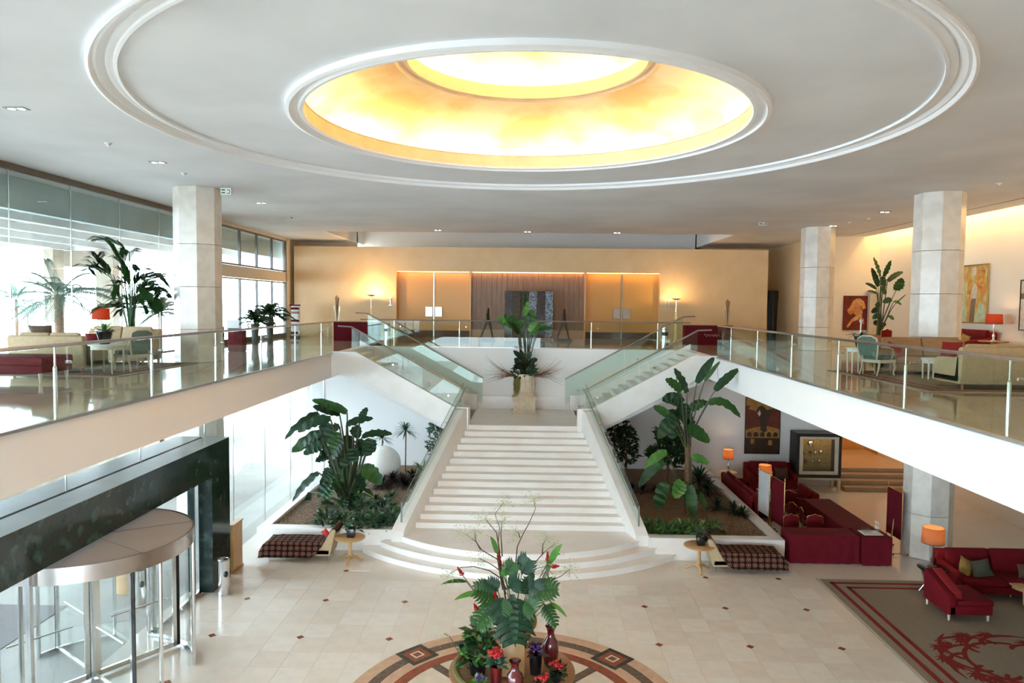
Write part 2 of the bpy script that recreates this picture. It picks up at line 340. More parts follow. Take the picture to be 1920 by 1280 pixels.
# ceiling
CC = Vector((-.08, 12.58)); RO, RI = 6.58, 3.99
def rect_hole(mb, x0, x1, y0, y1, c, R, z, seg=96, th=.2):
    pts = []; out = []
    for k in range(seg):
        a = 2 * PI * k / seg; dx, dy = math.cos(a), math.sin(a); ts = []
        if dx > 1e-9: ts.append((x1 - c.x) / dx)
        if dx < -1e-9: ts.append((x0 - c.x) / dx)
        if dy > 1e-9: ts.append((y1 - c.y) / dy)
        if dy < -1e-9: ts.append((y0 - c.y) / dy)
        t = min(ts); pts.append((c.x + R * dx, c.y + R * dy)); out.append((c.x + t * dx, c.y + t * dy))
    cor = [(x0, y0), (x1, y0), (x1, y1), (x0, y1)]
    for k in range(seg):
        j = (k + 1) % seg; poly = [pts[k], out[k]]
        for q in cor:
            if (abs(out[k][0] - q[0]) < 1e-6) != (abs(out[j][0] - q[0]) < 1e-6) and (abs(out[k][1] - q[1]) < 1e-6) != (abs(out[j][1] - q[1]) < 1e-6): poly.append(q)
        poly += [out[j], pts[j]]
        n = len(poly); mb.add([(p[0], p[1], z) for p in poly], [tuple(range(n))[::-1]])
ce = MB(); rect_hole(ce, -11.95, 14.57, -7, 31, CC, RO, ZC)
ce.box(-11.95, -9.05, 31, 36.6, ZC, ZC + .2).box(8.96, 12.8, 31, 38, ZC, ZC + .2).box(-11.95, 14.57, 30.9, 31, ZC + .001, 11.9)
ce.box(-9.0, 8.9, 31, 38.2, 11.75, 11.9).box(14.47, 14.57, -7, 31.5, ZC + .001, 10.7).box(12.8, 14.57, 31, 31.5, ZC, ZC + .1).box(14.47, 15.4, -7, 31.7, 10.6, 10.75)
ce.box(-12, 15.4, -7, -6.9, ZC, 10.6)
struct('ceiling', ce, 'ceiling', 'flat pale grey ceiling around the big ring', 'ceiling')
struct('ceiling_disc', MB().lathe([(RI - .05, ZC + .04), (RO - .2, ZC + .04)], CC.x, CC.y, 0, 96), 'ceiling', 'round recessed ceiling field inside the outer moulding', 'ceiling')
def cornice(name, r0, label, prof):
    struct(name, MB().lathe([(r0 + a, ZC + b) for a, b in prof], CC.x, CC.y, 0, 128), 'cornice', label, 'moulding', smooth=30)
cornice('trim_1', RO, 'wide stepped white moulding ring on the ceiling', [(.02, .02), (.02, -.05), (-.02, -.06), (-.05, -.03), (-.06, .0), (-.10, -.01), (-.17, .02), (-.20, .05), (-.21, .02), (-.26, .015), (-.30, .03), (-.31, .0), (-.35, -.005), (-.36, .05)])
cornice('trim_2', RI, 'white moulding ring around the glowing dome', [(.02, .05), (.02, -.04), (-.04, -.055), (-.06, -.02), (-.13, .02), (-.17, .01), (-.20, -.03), (-.25, -.03), (-.27, .0)])
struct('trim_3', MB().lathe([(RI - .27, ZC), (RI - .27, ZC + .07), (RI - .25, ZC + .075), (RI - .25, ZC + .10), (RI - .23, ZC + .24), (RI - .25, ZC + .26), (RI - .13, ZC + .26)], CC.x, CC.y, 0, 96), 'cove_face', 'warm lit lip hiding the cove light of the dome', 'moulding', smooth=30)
dome = thing('ceiling_dome', 'shallow gold clouded dome glowing in the middle of the ceiling', 'dome', (CC.x, CC.y, ZC), kind='structure')
MB().lathe([(3.821, .12), (4.241, .12), (4.269, .30), (4.194, .45), (3.961, .63), (3.588, .80), (3.076, .95), (2.563, 1.05), (2.311, 1.09)], seg=96).build('dome_shell', 'dome_paint', dome, smooth=60)
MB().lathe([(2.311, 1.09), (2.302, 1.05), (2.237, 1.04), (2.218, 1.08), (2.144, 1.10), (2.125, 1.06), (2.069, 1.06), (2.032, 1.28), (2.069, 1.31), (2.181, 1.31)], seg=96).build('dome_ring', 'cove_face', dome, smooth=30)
MB().lathe([(2.144, 1.25), (2.377, 1.25), (2.377, 1.45), (2.050, 1.75), (1.305, 2.0), (0.466, 2.1), (0.009, 2.11)], seg=64).build('dome_crown', 'dome_paint', dome, smooth=60)
MB().lathe([(3.95 + .03 * math.cos(t * PI / 4), .20 + .03 * math.sin(t * PI / 4)) for t in range(8)], seg=64, closed=True).build('cove_tube', 'cove_light', dome)
MB().lathe([(2.24 + .03 * math.cos(t * PI / 4), 1.33 + .03 * math.sin(t * PI / 4)) for t in range(8)], seg=48, closed=True).build('cove_tube', 'cove_light', dome)
# cove that washes the right wall
tag(MB().tube([(14.85, -6.5, 10.25), (14.85, 31.3, 10.25)], .03, 6).build('cove_tube_right', 'wash_light'), 'hidden warm light tube along the top of the right wall', 'light')
struct('trim_4', MB().box(13.66, 13.70, -7, 31, ZC - .006, ZC + .01), 'header_brown', 'thin dark strip standing for the shade of a ceiling groove by the right wall', 'trim')  # flat dark strip, the groove's shade put into its colour
# ---- octagonal columns
def column(x, y, z0, z1, label, seams):
    t = thing('column', label, 'column', (x, y, z0), kind='structure'); R = .62
    oc = [(R * math.cos(PI / 8 + k * PI / 4), R * math.sin(PI / 8 + k * PI / 4)) for k in range(8)]; zs = [0] + seams + [z1 - z0]
    for a, b in zip(zs, zs[1:]): MB().prism(oc, a + .004, b - .004).build('drum', 'column', t, bevel=.006, seg=1, smooth=False)
for (x, y, s) in ((-9.17, 19.6, 'left by the window wall'), (11.05, 19.7, 'right beside the tan sofa'), (11.2, 28.2, 'far right near the dark tall vase')):
    column(x, y, Z2, ZC, 'pale octagonal stone column on the upper floor, ' + s, [.9, 2.05, 3.2])
column(11.05, 19.7, 0, ZB - .06, 'pale octagonal stone column on the lower floor beside the maroon board', [1.2, 2.6])
column(-9.17, 19.6, 0, ZB, 'stone column outside the lower glass wall under the slab', [1.2, 2.6])
# ---- left facades (each pane a part)
fu = thing('window_1', 'tall frameless glass wall of the upper left side', 'window', (-11.87, 0, Z2), kind='structure')
y = 5.06; pn = MB().box(-.01, .01, .012, 2.188, .02, 4.62).build('pane', 'glass', fu); fin = MB().box(.012, .03, -.012, .012, 0, 4.62).build('joint', 'chrome', fu)
for k in range(-5, 9):
    if k == -5: pn.location = (0, 5.06 - 11, 0); fin.location = (0, 5.06 - 11, 0)
    else: piece(pn, fu, (0, 5.06 + 2.2 * k, 0)); piece(fin, fu, (0, 5.06 + 2.2 * k, 0))
MB().box(-.06, .06, -7, 24.86, 4.62, 4.75).build('header', 'header_brown', fu); MB().box(-.05, .05, -7, 24.86, 0, .03).build('sill', 'frame_grey', fu)
struct('wall_left_pier', MB().box(-12.0, -11.82, 24.86, 27.2, Z2, ZC).box(-12.0, -11.82, 27.2, 34.6, 6.775 + 1.0, 6.775 + 1.46).box(-12.0, -11.82, 34.5, 36.6, Z2, ZC).box(-12.0, -11.82, 24.86, 34.6, 9.76, ZC), 'cream_wall', 'cream pier and beams of the left window wall', 'wall')
fw = thing('window_2', 'two storey framed window with grey mullions beyond the left column', 'window', (-11.87, 27.2, Z2), kind='structure')
for z0, z1 in ((.12, 2.63), (3.13, 4.62)):
    for k in range(4): MB().box(-.01, .01, 1.825 * k + .04, 1.825 * (k + 1) - .04, z0 + .05, z1 - .05).build('pane', 'glass', fw)
    for k in range(5): MB().box(-.04, .05, 1.825 * k - .045, 1.825 * k + .045, z0, z1).build('mullion', 'frame_grey', fw)
    MB().box(-.04, .05, 0, 7.3, z0, z0 + .06).build('rail', 'frame_grey', fw); MB().box(-.04, .05, 0, 7.3, z1 - .06, z1).build('rail', 'frame_grey', fw)
MB().box(-.05, .05, 0, 7.3, 0, .12).build('plinth', 'header_brown', fw)
fg = thing('window_3', 'frameless glass wall of the lower left side beside the planter', 'window', (-7.93, 0, 0), kind='structure')
for k, (a, b, z0) in enumerate(((-5.9, 2.5, 0), (2.5, 7.2, 0), (7.2, 9.55, 3.49), (9.55, 11.9, 3.49), (11.9, 14.24, 3.49), (14.24, 17.13, 3.49), (17.13, 18.8, 0), (18.8, 21.1, 0), (21.1, 23.4, 0), (23.4, 25.75, 0), (25.75, 27.28, 0))):
    MB().box(-.01, .01, a + .012, b - .012, z0 + .01, ZB).build('pane', 'glass', fg); MB().box(.012, .035, b - .012, b + .012, z0, ZB).build('joint', 'chrome', fg)
# ---- outside
struct('ground_outside', MB().box(-70, -7.93, -30, 80, -.2, -.012), 'paving', 'bright paved forecourt outside the glass', 'ground')
struct('ground_road', MB().box(-14.5, -10.2, -30, 15.3, -.012, 0), 'asphalt', 'grey driveway outside the revolving door', 'ground')
tag(MB().box(-17, -16.4, 16, 70, 0, 2.2).build('retaining_wall', 'rock'), 'rough tan rock wall outside the lower glass', 'wall')
mat('blue_beam', (.42, .56, .58), .6, scale=1)
can = thing('porch_canopy', 'white coffered porch canopy outside the upper glass wall', 'canopy', (-12.4, 0, 8.95))
MB().box(-10.5, .44, -12, 60, .78, .93).build('roof_slab', 'canopy', can); MB().box(-.25, 0, -12, 60, 0, .78).build('edge_beam', 'blue_beam', can)
for k in range(1, 6): MB().box(-2.0 * k - .16, -2.0 * k + .16, 4, 60, .05, .75).build('long_beam', 'canopy', can)
for k in range(0, 20): MB().box(-10.2, -.25, 6 + 2.7 * k, 6.3 + 2.7 * k, .25, .75).build('cross_beam', 'canopy', can)
for (pxa, pxb, D, lab) in ((83, 102, 30, 'slim beige porch pillar outside left of the outdoor palm'), (180, 214, 30, 'wide beige porch pillar outside behind the indoor palm')):
    a = P(pxa, 560, y=D).x; b = P(pxb, 560, y=D).x
    tag(MB().box(a, b, D, D + .7, 0, 8.95).build('porch_pillar', 'beige_pier', bevel=.02, seg=1), lab, 'pillar')
q = P(105, 480, y=31); q2 = P(215, 500, y=31)
tag(MB().box(q.x, q2.x, 31, 31.6, q2.z, 8.95).build('porch_lintel', 'beige_pier', bevel=.02, seg=1), 'beige lintel between the two porch pillars', 'beam')
# ================================================================== staircase
st = thing('main_staircase', 'grand white marble staircase flaring down from the landing', 'staircase', (0, 0, 0), kind='structure')
for k, (hw, sg) in enumerate(((4.28, 1.80), (3.78, 1.52), (3.24, 1.26))):
    R = (hw * hw + sg * sg) / (2 * sg); cy = 19.0 - sg + R; am = math.asin(hw / R); pl = []
    for i in range(33):
        a = -am + 2 * am * i / 32; pl.append((X0 + R * math.sin(a), cy - R * math.cos(a)))
    pl += [(X0 + min(hw, 3.3), 19.75), (X0 - min(hw, 3.3), 19.75)]
    MB().prism(pl, .165 * k, .165 * (k + 1) - .03).build('curved_riser', 'stair_marble', st)
    MB().prism([(X0 + (p[0] - X0) * 1.006, p[1] - (.03 if i < 33 else 0)) for i, p in enumerate(pl)], .165 * (k + 1) - .03, .165 * (k + 1)).build('curved_step', 'stair_marble', st)
Y0, TR, RS = 19.67, .295, .163
def wl(y): return -3.12 + (y - Y0) / 3.83 * 1.12
def wr(y): return 2.74 - (y - Y0) / 3.83 * .99
for i in range(14):
    ya = Y0 + TR * i; yb = ya + TR + .02; z1 = .495 + RS * (i + 1); ze = ya + .35 if i < 13 else 27.28
    MB().prism([(wl(ya), ya), (wr(ya), ya), (wr(min(ze, 23.6)), ze), (wl(min(ze, 23.6)), ze)], z1 - RS, z1 - .035).build('riser', 'stair_marble', st)
    MB().prism([(wl(ya), ya - .03), (wr(ya), ya - .03), (wr(min(ze, 23.6)), ze), (wl(min(ze, 23.6)), ze)], z1 - .035, z1).build('tread', 'stair_marble', st)
# sloping marble kerbs of the main flight with their glass
CP = [(18.95, 0), (18.95, .62), (19.15, .78), (23.15, 3.32), (23.7, 3.36), (23.7, 0)]
def curbz(y): return .78 + (y - 19.15) / 4.0 * 2.54
def sheared(mb, prof, xin, side, t0, t1):
    """side profile (y,z) extruded between inner line + t0 and + t1 along x"""
    n = len(prof); vs = [(xin(p[0]) + side * t0, p[0], p[1]) for p in prof] + [(xin(p[0]) + side * t1, p[0], p[1]) for p in prof]
    return mb.add(vs, [tuple(range(n)), tuple(range(n, 2 * n))[::-1]] + [(i, i + n, (i + 1) % n + n, (i + 1) % n) for i in range(n)])
for side, xin, nm in ((-1, wl, 'left'), (1, wr, 'right')):
    sheared(MB(), CP, xin, side, 0, .34).build('kerb', 'marble', st)
    gt = thing('balustrade', 'sloping glass balustrade on the %s kerb of the main flight' % nm, 'railing')
    a, b = 19.2, 23.6; n = 2
    for k in range(n):
        ya = a + (b - a) * k / n + .01; yb = a + (b - a) * (k + 1) / n - .01
        sheared(MB(), [(ya, curbz(ya) - .03), (ya, curbz(ya) + .56), (yb, curbz(yb) + .56), (yb, curbz(yb) - .03)], xin, side, .17, .185).build('glass_panel', 'glass_rail', gt)
    MB().tube([(xin(y) + side * .10, y, curbz(y) + .42) for y in (19.35, 21.4, 23.6)], .022, 8).build('handrail', 'steel', gt)
    MB().tube([(xin(y) + side * .1775, y, curbz(y) + .565) for y in (19.2, 23.6)], .008, 6).build('glass_edge', 'frame_grey', gt)
    for k in range(4):
        y = 19.7 + k * 1.2; MB().tube([(xin(y) + side * .09, y, curbz(y) + .42), (xin(y) + side * .18, y, curbz(y) + .42)], .02, 8).build('bracket', 'steel', gt)
    MB().box(xin(19.2) + side * .1775 - .02, xin(19.2) + side * .1775 + .02, 19.17, 19.21, .80, 1.36).build('end_post', 'frame_grey', gt)
# upper flights left and right of the landing
def mx(x, side): return x if side < 0 else 2 * X0 - x
SP = [(-1.98, 2.0), (-1.98, 3.36), (-2.48, 3.40), (-5.73, 5.17), (-6.54, 5.17), (-6.54, 4.30), (-6.05, 4.50), (-2.62, 2.62), (-2.34, 2.0)]
for side, nm in ((-1, 'left'), (1, 'right')):
    ft = thing('upper_flight', 'upper marble flight rising from the landing to the %s mezzanine' % nm, 'staircase', kind='structure')
    MB().prism([(mx(x, side), z) for x, z in SP], 23.42, 23.66, 'y').build('stringer', 'marble', ft)
    for i in range(14):
        xa = -2.25 - .305 * i; z1 = ZL + .168 * (i + 1)
        x1, x2 = sorted((mx(xa, side), mx(xa - .33, side))); MB().box(x1, x2, 23.66, 27.28, z1 - .20, z1).build('step', 'stair_marble', ft)
    MB().prism([(mx(x, side), z) for x, z in ((-2.3, ZL - .45), (-2.3, ZL), (-6.5, ZL + 2.2), (-6.5, ZL + 1.7))], 23.66, 27.28, 'y').build('soffit', 'plaster', ft)
    MB().prism([(mx(x, side), z) for x, z in ((-1.98, ZL), (-1.98, 3.3), (-2.5, 3.4), (-6.5, 5.35), (-6.5, 5.1), (-2.5, ZL))], 27.2, 27.28, 'y').build('wall_string', 'marble', ft)
    rl = thing('balustrade', 'sloping glass balustrade of the upper %s flight' % nm, 'railing')
    def fz(x): return 3.40 + (-2.48 - x) * .5446
    for yy, nm2, o1, xs in ((23.54, 'front', .72, (-2.15, -4.0, -5.9)), (27.22, 'wall', .95, (-1.75, -4.0, -6.2))):
        for xa, xb in zip(xs, xs[1:]):
            MB().prism([(mx(xa - .01, side), fz(xa) - .02), (mx(xa - .01, side), fz(xa) + o1), (mx(xb + .01, side), fz(xb) + o1), (mx(xb + .01, side), fz(xb) - .02)], yy - .008, yy + .008, 'y').build('glass_panel', 'glass_rail', rl)
        MB().tube([(mx(xs[0], side), yy, fz(xs[0]) + o1 + .01), (mx(xs[-1], side), yy, fz(xs[-1]) + o1 + .01), (mx(xs[-1] - .45, side), yy, fz(xs[-1]) + o1 + .03)], .026, 8).build('handrail', 'steel', rl)
        for xa in xs[:2]: MB().tube([(mx(xa - .5, side), yy - .03, fz(xa - .5) + .25), (mx(xa - .5, side), yy + .03, fz(xa - .5) + .25)], .03, 10).build('clamp', 'chrome', rl)
    x1, x2 = sorted((mx(-1.95, side), mx(-2.25, side))); MB().box(x1, x2, 27.0, 27.27, ZL, 3.36).build('newel', 'marble', ft)
# level balustrades
def rail(name_label, p0, p1, posts, joints, over=.0):
    t = thing('balustrade', name_label, 'railing', (p0[0], p0[1], Z2)); d = Vector((p1[0] - p0[0], p1[1] - p0[1], 0)); L = d.length; d.normalize(); t.rotation_euler = (0, 0, math.atan2(d.y, d.x))
    js = sorted([0] + [j for j in joints if 0 < j < L] + [L])
    for a, b in zip(js, js[1:]): MB().box(a + .01, b - .01, -.008, .008, -.02, 1.0).build('glass_panel', 'glass_rail', t)
    MB().tube([(-over, 0, 1.03), (L + over, 0, 1.03)], .026, 8).build('handrail', 'steel', t)
    MB().box(0, L, -.03, .03, -.03, .012).build('shoe', 'steel', t)
    ps = None
    for a in posts:
        if not 0 <= a <= L: continue
        if ps is None:
            ps = MB().tube([(0, .04, 0), (0, .04, .72), (0, .04, .75), (0, .04, 1.01)], [.025, .025, .012, .012], 10).build('post', 'chrome', t); ps.location = (a, 0, 0)
            ck = MB().tube([(0, -.025, .78), (0, .05, .78)], .022, 10).build('clamp', 'chrome', t); ck.location = (a + .25, 0, 0)
        else: piece(ps, t, (a, 0, 0)); piece(ck, t, (a + .25, 0, 0))
rail('long glass balustrade along the left mezzanine edge', (XL + .05, -6), (XL + .05, 23.4), [6 + 9.67 + 2.53 * k for k in range(-6, 6)], [6 + 9.87 + 2.53 * k for k in range(-6, 6)])
rail('long glass balustrade along the right mezzanine edge', (XR - .05, 23.4), (XR - .05, -6), [23.4 - 9.3 - 2.54 * k for k in range(-6, 6)], [23.4 - 9.55 - 2.54 * k for k in range(-6, 6)])
rail('straight glass balustrade of the back gallery above the landing', (-6.2, 27.36), (5.85, 27.36), [1.0 + 2.53 * k for k in range(6)], [1.75 + 2.53 * k for k in range(6)], .3)
# ---- planters
pa, pb = 19.15, 18.85
for nm, x0, x1, yf, xi in (('left', -7.42, -3.3, pa, wl), ('right', 3.0, 6.87, pb, wr)):
    t = thing('planter', 'low white marble planter filled with mulch on the %s of the stairs' % nm, 'planter', (0, 0, 0), kind='structure')
    if nm == 'left': fr = [(x0, yf), (xi(18.95) - .34, yf), (xi(18.95) - .34, yf + .32), (x0 + .3, yf + .32), (x0 + .3, 27.28), (x0, 27.28)]
    else: fr = [(x1, yf), (xi(18.95) + .34, yf), (xi(18.95) + .34, yf + .32), (x1 - .3, yf + .32), (x1 - .3, 27.28), (x1, 27.28)]
    MB().prism(fr, 0, .6).build('planter_wall', 'marble', t, bevel=.01, seg=1)
    sx0, sx1 = (x0 + .28, -2.4) if nm == 'left' else (2.1, x1 - .28)
    ys_ = [yf + .3, 19.8, 21.5, 23.6]; so = [(sx0 if nm == 'left' else sx1, yf + .3), (sx0 if nm == 'left' else sx1, 27.28), (xi(23.6), 27.28)] + [(xi(q) + (-.2 if nm == 'left' else .2), q) for q in reversed(ys_)]
    MB().prism(so, 0, .52).build('soil', 'soil', t)
    cm = MB()
    for i in range(5200):
        x = random.uniform(sx0 + .02, sx1 - .02); y = yf + .32 + (27.2 - yf) * random.random() ** 1.6
        if (x > wl(min(y, 23.6)) - .36 if nm == 'left' else x < wr(min(y, 23.6)) + .36): continue
        a = random.uniform(0, 6.3); s = random.uniform(.02, .045); c_, s_ = math.cos(a) * s, math.sin(a) * s; z = .52 + random.uniform(0, .03); tz = random.uniform(-.012, .012)
        cm.cur = random.randrange(2); cm.add([(x - c_, y - s_, z), (x + s_ * .5, y - c_ * .5, z + .012), (x + c_, y + s_, z + tz + .01), (x - s_ * .5, y + c_ * .5, z + .008)], [(0, 1, 2, 3)])
    cm.build('bark_chips', ['chip', 'chip2'] if nm == 'left' else ['chip', 'soil'], t, kind='stuff')
# ---- gold screen wall with two doors and a plank panel
GY = 35.0
ld = P(743, 560, y=GY).x; lw = P(883, 560, y=GY).x; rw = P(1096, 560, y=GY).x; rd = P(1237, 560, y=GY).x; zd = 8.37
gw = struct('wall_back_upper', MB().box(-11.6, ld, GY, GY + .6, Z2, 9.55).box(rd, 11.55, GY, GY + .6, Z2, 9.55).box(ld, rd, GY, GY + .6, zd, 9.55).box(lw - .06, lw, GY, GY + .6, Z2, zd).box(rw, rw + .06, GY, GY + .6, Z2, zd), 'gold_wall', 'big freestanding gold plastered wall at the back', 'wall')
MB().box(lw, rw, GY + .35, GY + .6, Z2, zd).build('plank_backing', 'walnut', gw)
npk = 22; pw = (rw - lw) / npk
for k in range(npk):
    MB().box(lw + pw * k + .006, lw + pw * (k + 1) - .006, GY + .30 - .02 * (k % 3 == 0), GY + .36, Z2 + .42, zd).build('plank', 'walnut', gw)
MB().box(lw, rw, GY + .22, GY + .36, Z2, Z2 + .42).build('plinth', 'inlay_pink', gw)
for n, (a, b) in enumerate(((ld, lw - .06), (rw + .06, rd))):
    t = thing('door_%d' % (n + 1), 'tall double door with woven gold panels, ' + ('left of the planks' if n == 0 else 'right of the planks'), 'door', ((a + b) / 2, GY + .35, Z2), kind='structure'); hw = (b - a) / 2
    for s in (-1, 1):
        x0, x1 = sorted((s * .03, s * hw)); lf = MB().box(x0, x1, 0, .08, .02, zd - Z2 - .06).build('door_leaf', 'door_gold', t, bevel=.008, seg=1)
        x0, x1 = sorted((s * .05, s * .42)); hd = MB().box(x0, x1, -.05, 0, 1.02, 1.52).build('handle_plate', 'steel', lf, bevel=.01, seg=1)
        x0, x1 = sorted((s * .03, s * hw)); MB().box(x0, x1, -.01, 0, .02, .34).build('kick_plate', 'brown_fabric', lf)
    MB().box(-.03, .03, -.03, .08, .02, zd - Z2 - .06).build('meeting_stile', 'steel', t); MB().box(-hw, hw, .08, .2, 0, zd - Z2).build('door_backing', 'wood_mid', t)
    tag(MB().box(a + .05, b - .05, GY + .12, GY + .16, zd - .03, zd - .01).build('strip_light', 'strip_light'), 'warm light strip above the %s gold door' % ('left' if n == 0 else 'right'), 'light')
tag(MB().box(lw + .05, rw - .05, GY + .12, GY + .16, zd - .03, zd - .01).build('strip_light', 'strip_light'), 'warm light strip above the walnut planks', 'light')
def numeral(px, py, n, label, m):
    p = P(px, py, y=GY - .02); t = thing('wall_numeral', label, 'sign', (p.x, GY - .02, p.z)); b = MB()
    for k in range(n):
        x = (k - (n - 1) / 2) * .17; b.box(x - .03, x + .03, -.02, .02, -.17, .17)
    wd = .085 * n + .02
    b.box(-wd, wd, -.02, .02, .17, .20).box(-wd, wd, -.02, .02, -.20, -.17); b.build('numeral', m, t)
numeral(732, 565, 1, 'roman numeral I on the gold wall by the left door', 'chrome'); numeral(1251, 570, 2, 'white roman numeral II on the gold wall by the right door', 'white_paint')
# ---- brown steps at the lower far right
bs = thing('side_steps', 'short brown stone steps rising beyond the display cabinet', 'steps', (11.76, 26.4, 0), kind='structure')
for k in range(4): MB().box(0, 3.0, .42 * k, 4.9, .15 * k, .15 * (k + 1)).build('step', 'brown_step', bs, bevel=.01, seg=1)
pl = bpy.data.lights.new('step_lamp', 'POINT'); pl.energy = 110; pl.color = (1, .68, .36); pl.shadow_soft_size = .15; po = bpy.data.objects.new('step_lamp', pl); C.objects.link(po); po.location = (13.2, 29.3, 3.7)
cl = thing('ceiling_lamp', 'round warm ceiling lamp over the brown steps', 'lamp', (13.2, 29.3, 4.0)); MB().lathe([(.01, .24), (.16, .24), (.16, 0), (.14, 0), (.14, .2), (.01, .2)], seg=20).build('lamp_housing', 'brass', cl)
# ---- marble door portal and revolving door
pt = thing('door_portal', 'dark green marble portal framing the revolving door', 'portal', (0, 0, 0), kind='structure')
MB().box(-7.88, -7.30, 7.4, 17.13, 2.71, 3.48).build('lintel', 'green_marble', pt, bevel=.006, seg=1)
MB().box(-7.88, -7.30, 16.16, 17.13, 0, 2.71).build('pier', 'green_marble', pt); MB().box(-7.88, -7.30, 7.4, 8.4, 0, 2.71).build('pier', 'green_marble', pt)
MB().box(-8.6, -7.98, 7.4, 17.13, 3.2, 3.48).build('outer_ledge', 'grey_top', pt); MB().box(-7.88, -7.30, 7.4, 17.13, 3.48, 3.485).build('ledge_top', 'grey_top', pt)
RC = Vector((-7.75, 12.3)); RR = 1.66
rv = thing('revolving_door', 'round glass revolving door with steel rim under the green portal', 'revolving door', (RC.x, RC.y, 0))
MB().lathe([(0.01, 2.62), (RR, 2.62), (RR, 2.60), (.01, 2.60)], seg=64).build('drum_roof', 'drum_top', rv)
for a in (.35, 1.45, 2.6): MB().tube([(0, 0, 2.622), (RR * math.cos(a - .9), RR * math.sin(a - .9), 2.622)], .006, 4).build('roof_seam', 'frame_grey', rv)
MB().lathe([(RR, 2.63), (RR + .03, 2.63), (RR + .03, 2.36), (RR - .03, 2.36), (RR - .03, 2.6)], seg=64).build('rim', 'steel', rv, smooth=30)
for a0, a1 in ((.36, 1.5), (-1.62, -.36), (PI - 1.25, PI - .45), (PI + .45, PI + 1.25)):
    MB().lathe([(RR - .006, .05), (RR + .006, .05), (RR + .006, 2.36), (RR - .006, 2.36)], seg=18, a0=a0, a1=a1, closed=True).build('curved_pane', 'glass', rv, smooth=60)
    MB().lathe([(RR - .02, .0), (RR + .02, .0), (RR + .02, .06), (RR - .02, .06)], seg=18, a0=a0, a1=a1, closed=True).build('pane_shoe', 'chrome', rv, smooth=40)
    for a in (a0, a1): MB().tube([(RR * math.cos(a), RR * math.sin(a), 0), (RR * math.cos(a), RR * math.sin(a), 2.36)], .035, 8).build('post', 'chrome', rv)
MB().tube([(0, 0, 0), (0, 0, 2.6)], .05, 12).build('shaft', 'chrome', rv)
for k in range(4):
    a = -.62 + k * PI / 2; w_ = thing('wing', '', ''); w_.parent = rv; w_.rotation_euler = (0, 0, a)
    del w_['label'], w_['category']
    MB().box(.1, 1.5, -.008, .008, .1, 2.3).build('pane', 'glass_clear', w_)
    MB().box(.06, .13, -.025, .025, .03, 2.34).box(1.46, 1.53, -.025, .025, .03, 2.34).box(.06, 1.53, -.025, .025, .03, .12).box(.06, 1.53, -.025, .025, 2.26, 2.34).build('frame', 'chrome', w_)
    MB().box(1.53, 1.60, -.012, .012, .03, 2.34).build('brush', 'bristle', w_)
    MB().tube([(.3, -.05, 1.05), (1.3, -.05, 1.05)], .015, 6).build('push_bar', 'steel', w_)
for (a, b, lab) in ((8.45, 10.55, 'near'), (14.05, 16.1, 'far')):
    t = thing('side_light', 'narrow fixed glass panel on the %s side of the revolving door' % lab, 'window', (-7.6, a, 0), kind='structure')
    MB().box(-.01, .01, .08, b - a - .08, .08, 2.6).build('pane', 'glass', t)
    MB().box(-.04, .04, 0, .08, 0, 2.7).box(-.04, .04, b - a - .08, b - a, 0, 2.7).box(-.04, .04, 0, b - a, 0, .08).box(-.04, .04, 0, b - a, 2.6, 2.7).build('frame', 'chrome', t)
# ================================================================== furniture builders
def legs4(t, xs, ys, z, r0, r1, m, nm='leg'):
    for x in xs:
        for y in ys: MB().tube([(x, y, 0), (x, y, z)], [r1, r0], 8).build(nm, m, t)
def sofa(name, label, loc, rz, w, d, h, m, arms=(1, 1), legm='wood_dark', seatz=.42, ncush=2, leg=.12, bevel=.05, group=None, cat='sofa', backs=1, slope=None):
    """faces -y, back at +y"""
    t = thing(name, label, cat, loc, rz, group); hw, hd = w / 2, d / 2
    MB().box(-hw, hw, -hd, hd - .02, leg, seatz - .12).build('base', m, t, bevel=bevel * .6)
    ix0 = -hw + (.16 if arms[0] else .01); ix1 = hw - (.16 if arms[1] else .01); cw = (ix1 - ix0) / ncush
    for k in range(ncush): MB().box(ix0 + cw * k + .005, ix0 + cw * (k + 1) - .005, -hd - .02, hd - .22, seatz - .13, seatz + .03).build('seat_cushion', m, t, bevel=bevel)
    MB().prism([(hd - .24, leg + .05), (hd, leg + .05), (hd + .06, h - .06), (hd + .02, h), (hd - .10, h), (hd - .16, h - .1)], -hw, hw, 'x').build('backrest', m, t, bevel=bevel * .8)
    if backs:
        for k in range(ncush): MB().prism([(hd - .38, seatz + .03), (hd - .22, seatz + .03), (hd - .08, h + .05), (hd - .20, h + .07)], ix0 + cw * k + .01, ix0 + cw * (k + 1) - .01, 'x').build('back_cushion', m, t, bevel=bevel)
    for s, on in ((-1, arms[0]), (1, arms[1])):
        if on:
            x0, x1 = sorted((s * hw, s * (hw - .17)))
            MB().prism([(-hd, leg), (-hd - .02, .56), (-hd + .10, .64), (hd - .25, h - .22), (hd - .05, h - .12), (hd - .02, leg)], x0, x1, 'x').build('arm', m, t, bevel=bevel)
    legs4(t, (-hw + .08, hw - .08), (-hd + .08, hd - .06), leg + .02, .035, .02, legm)
    return t
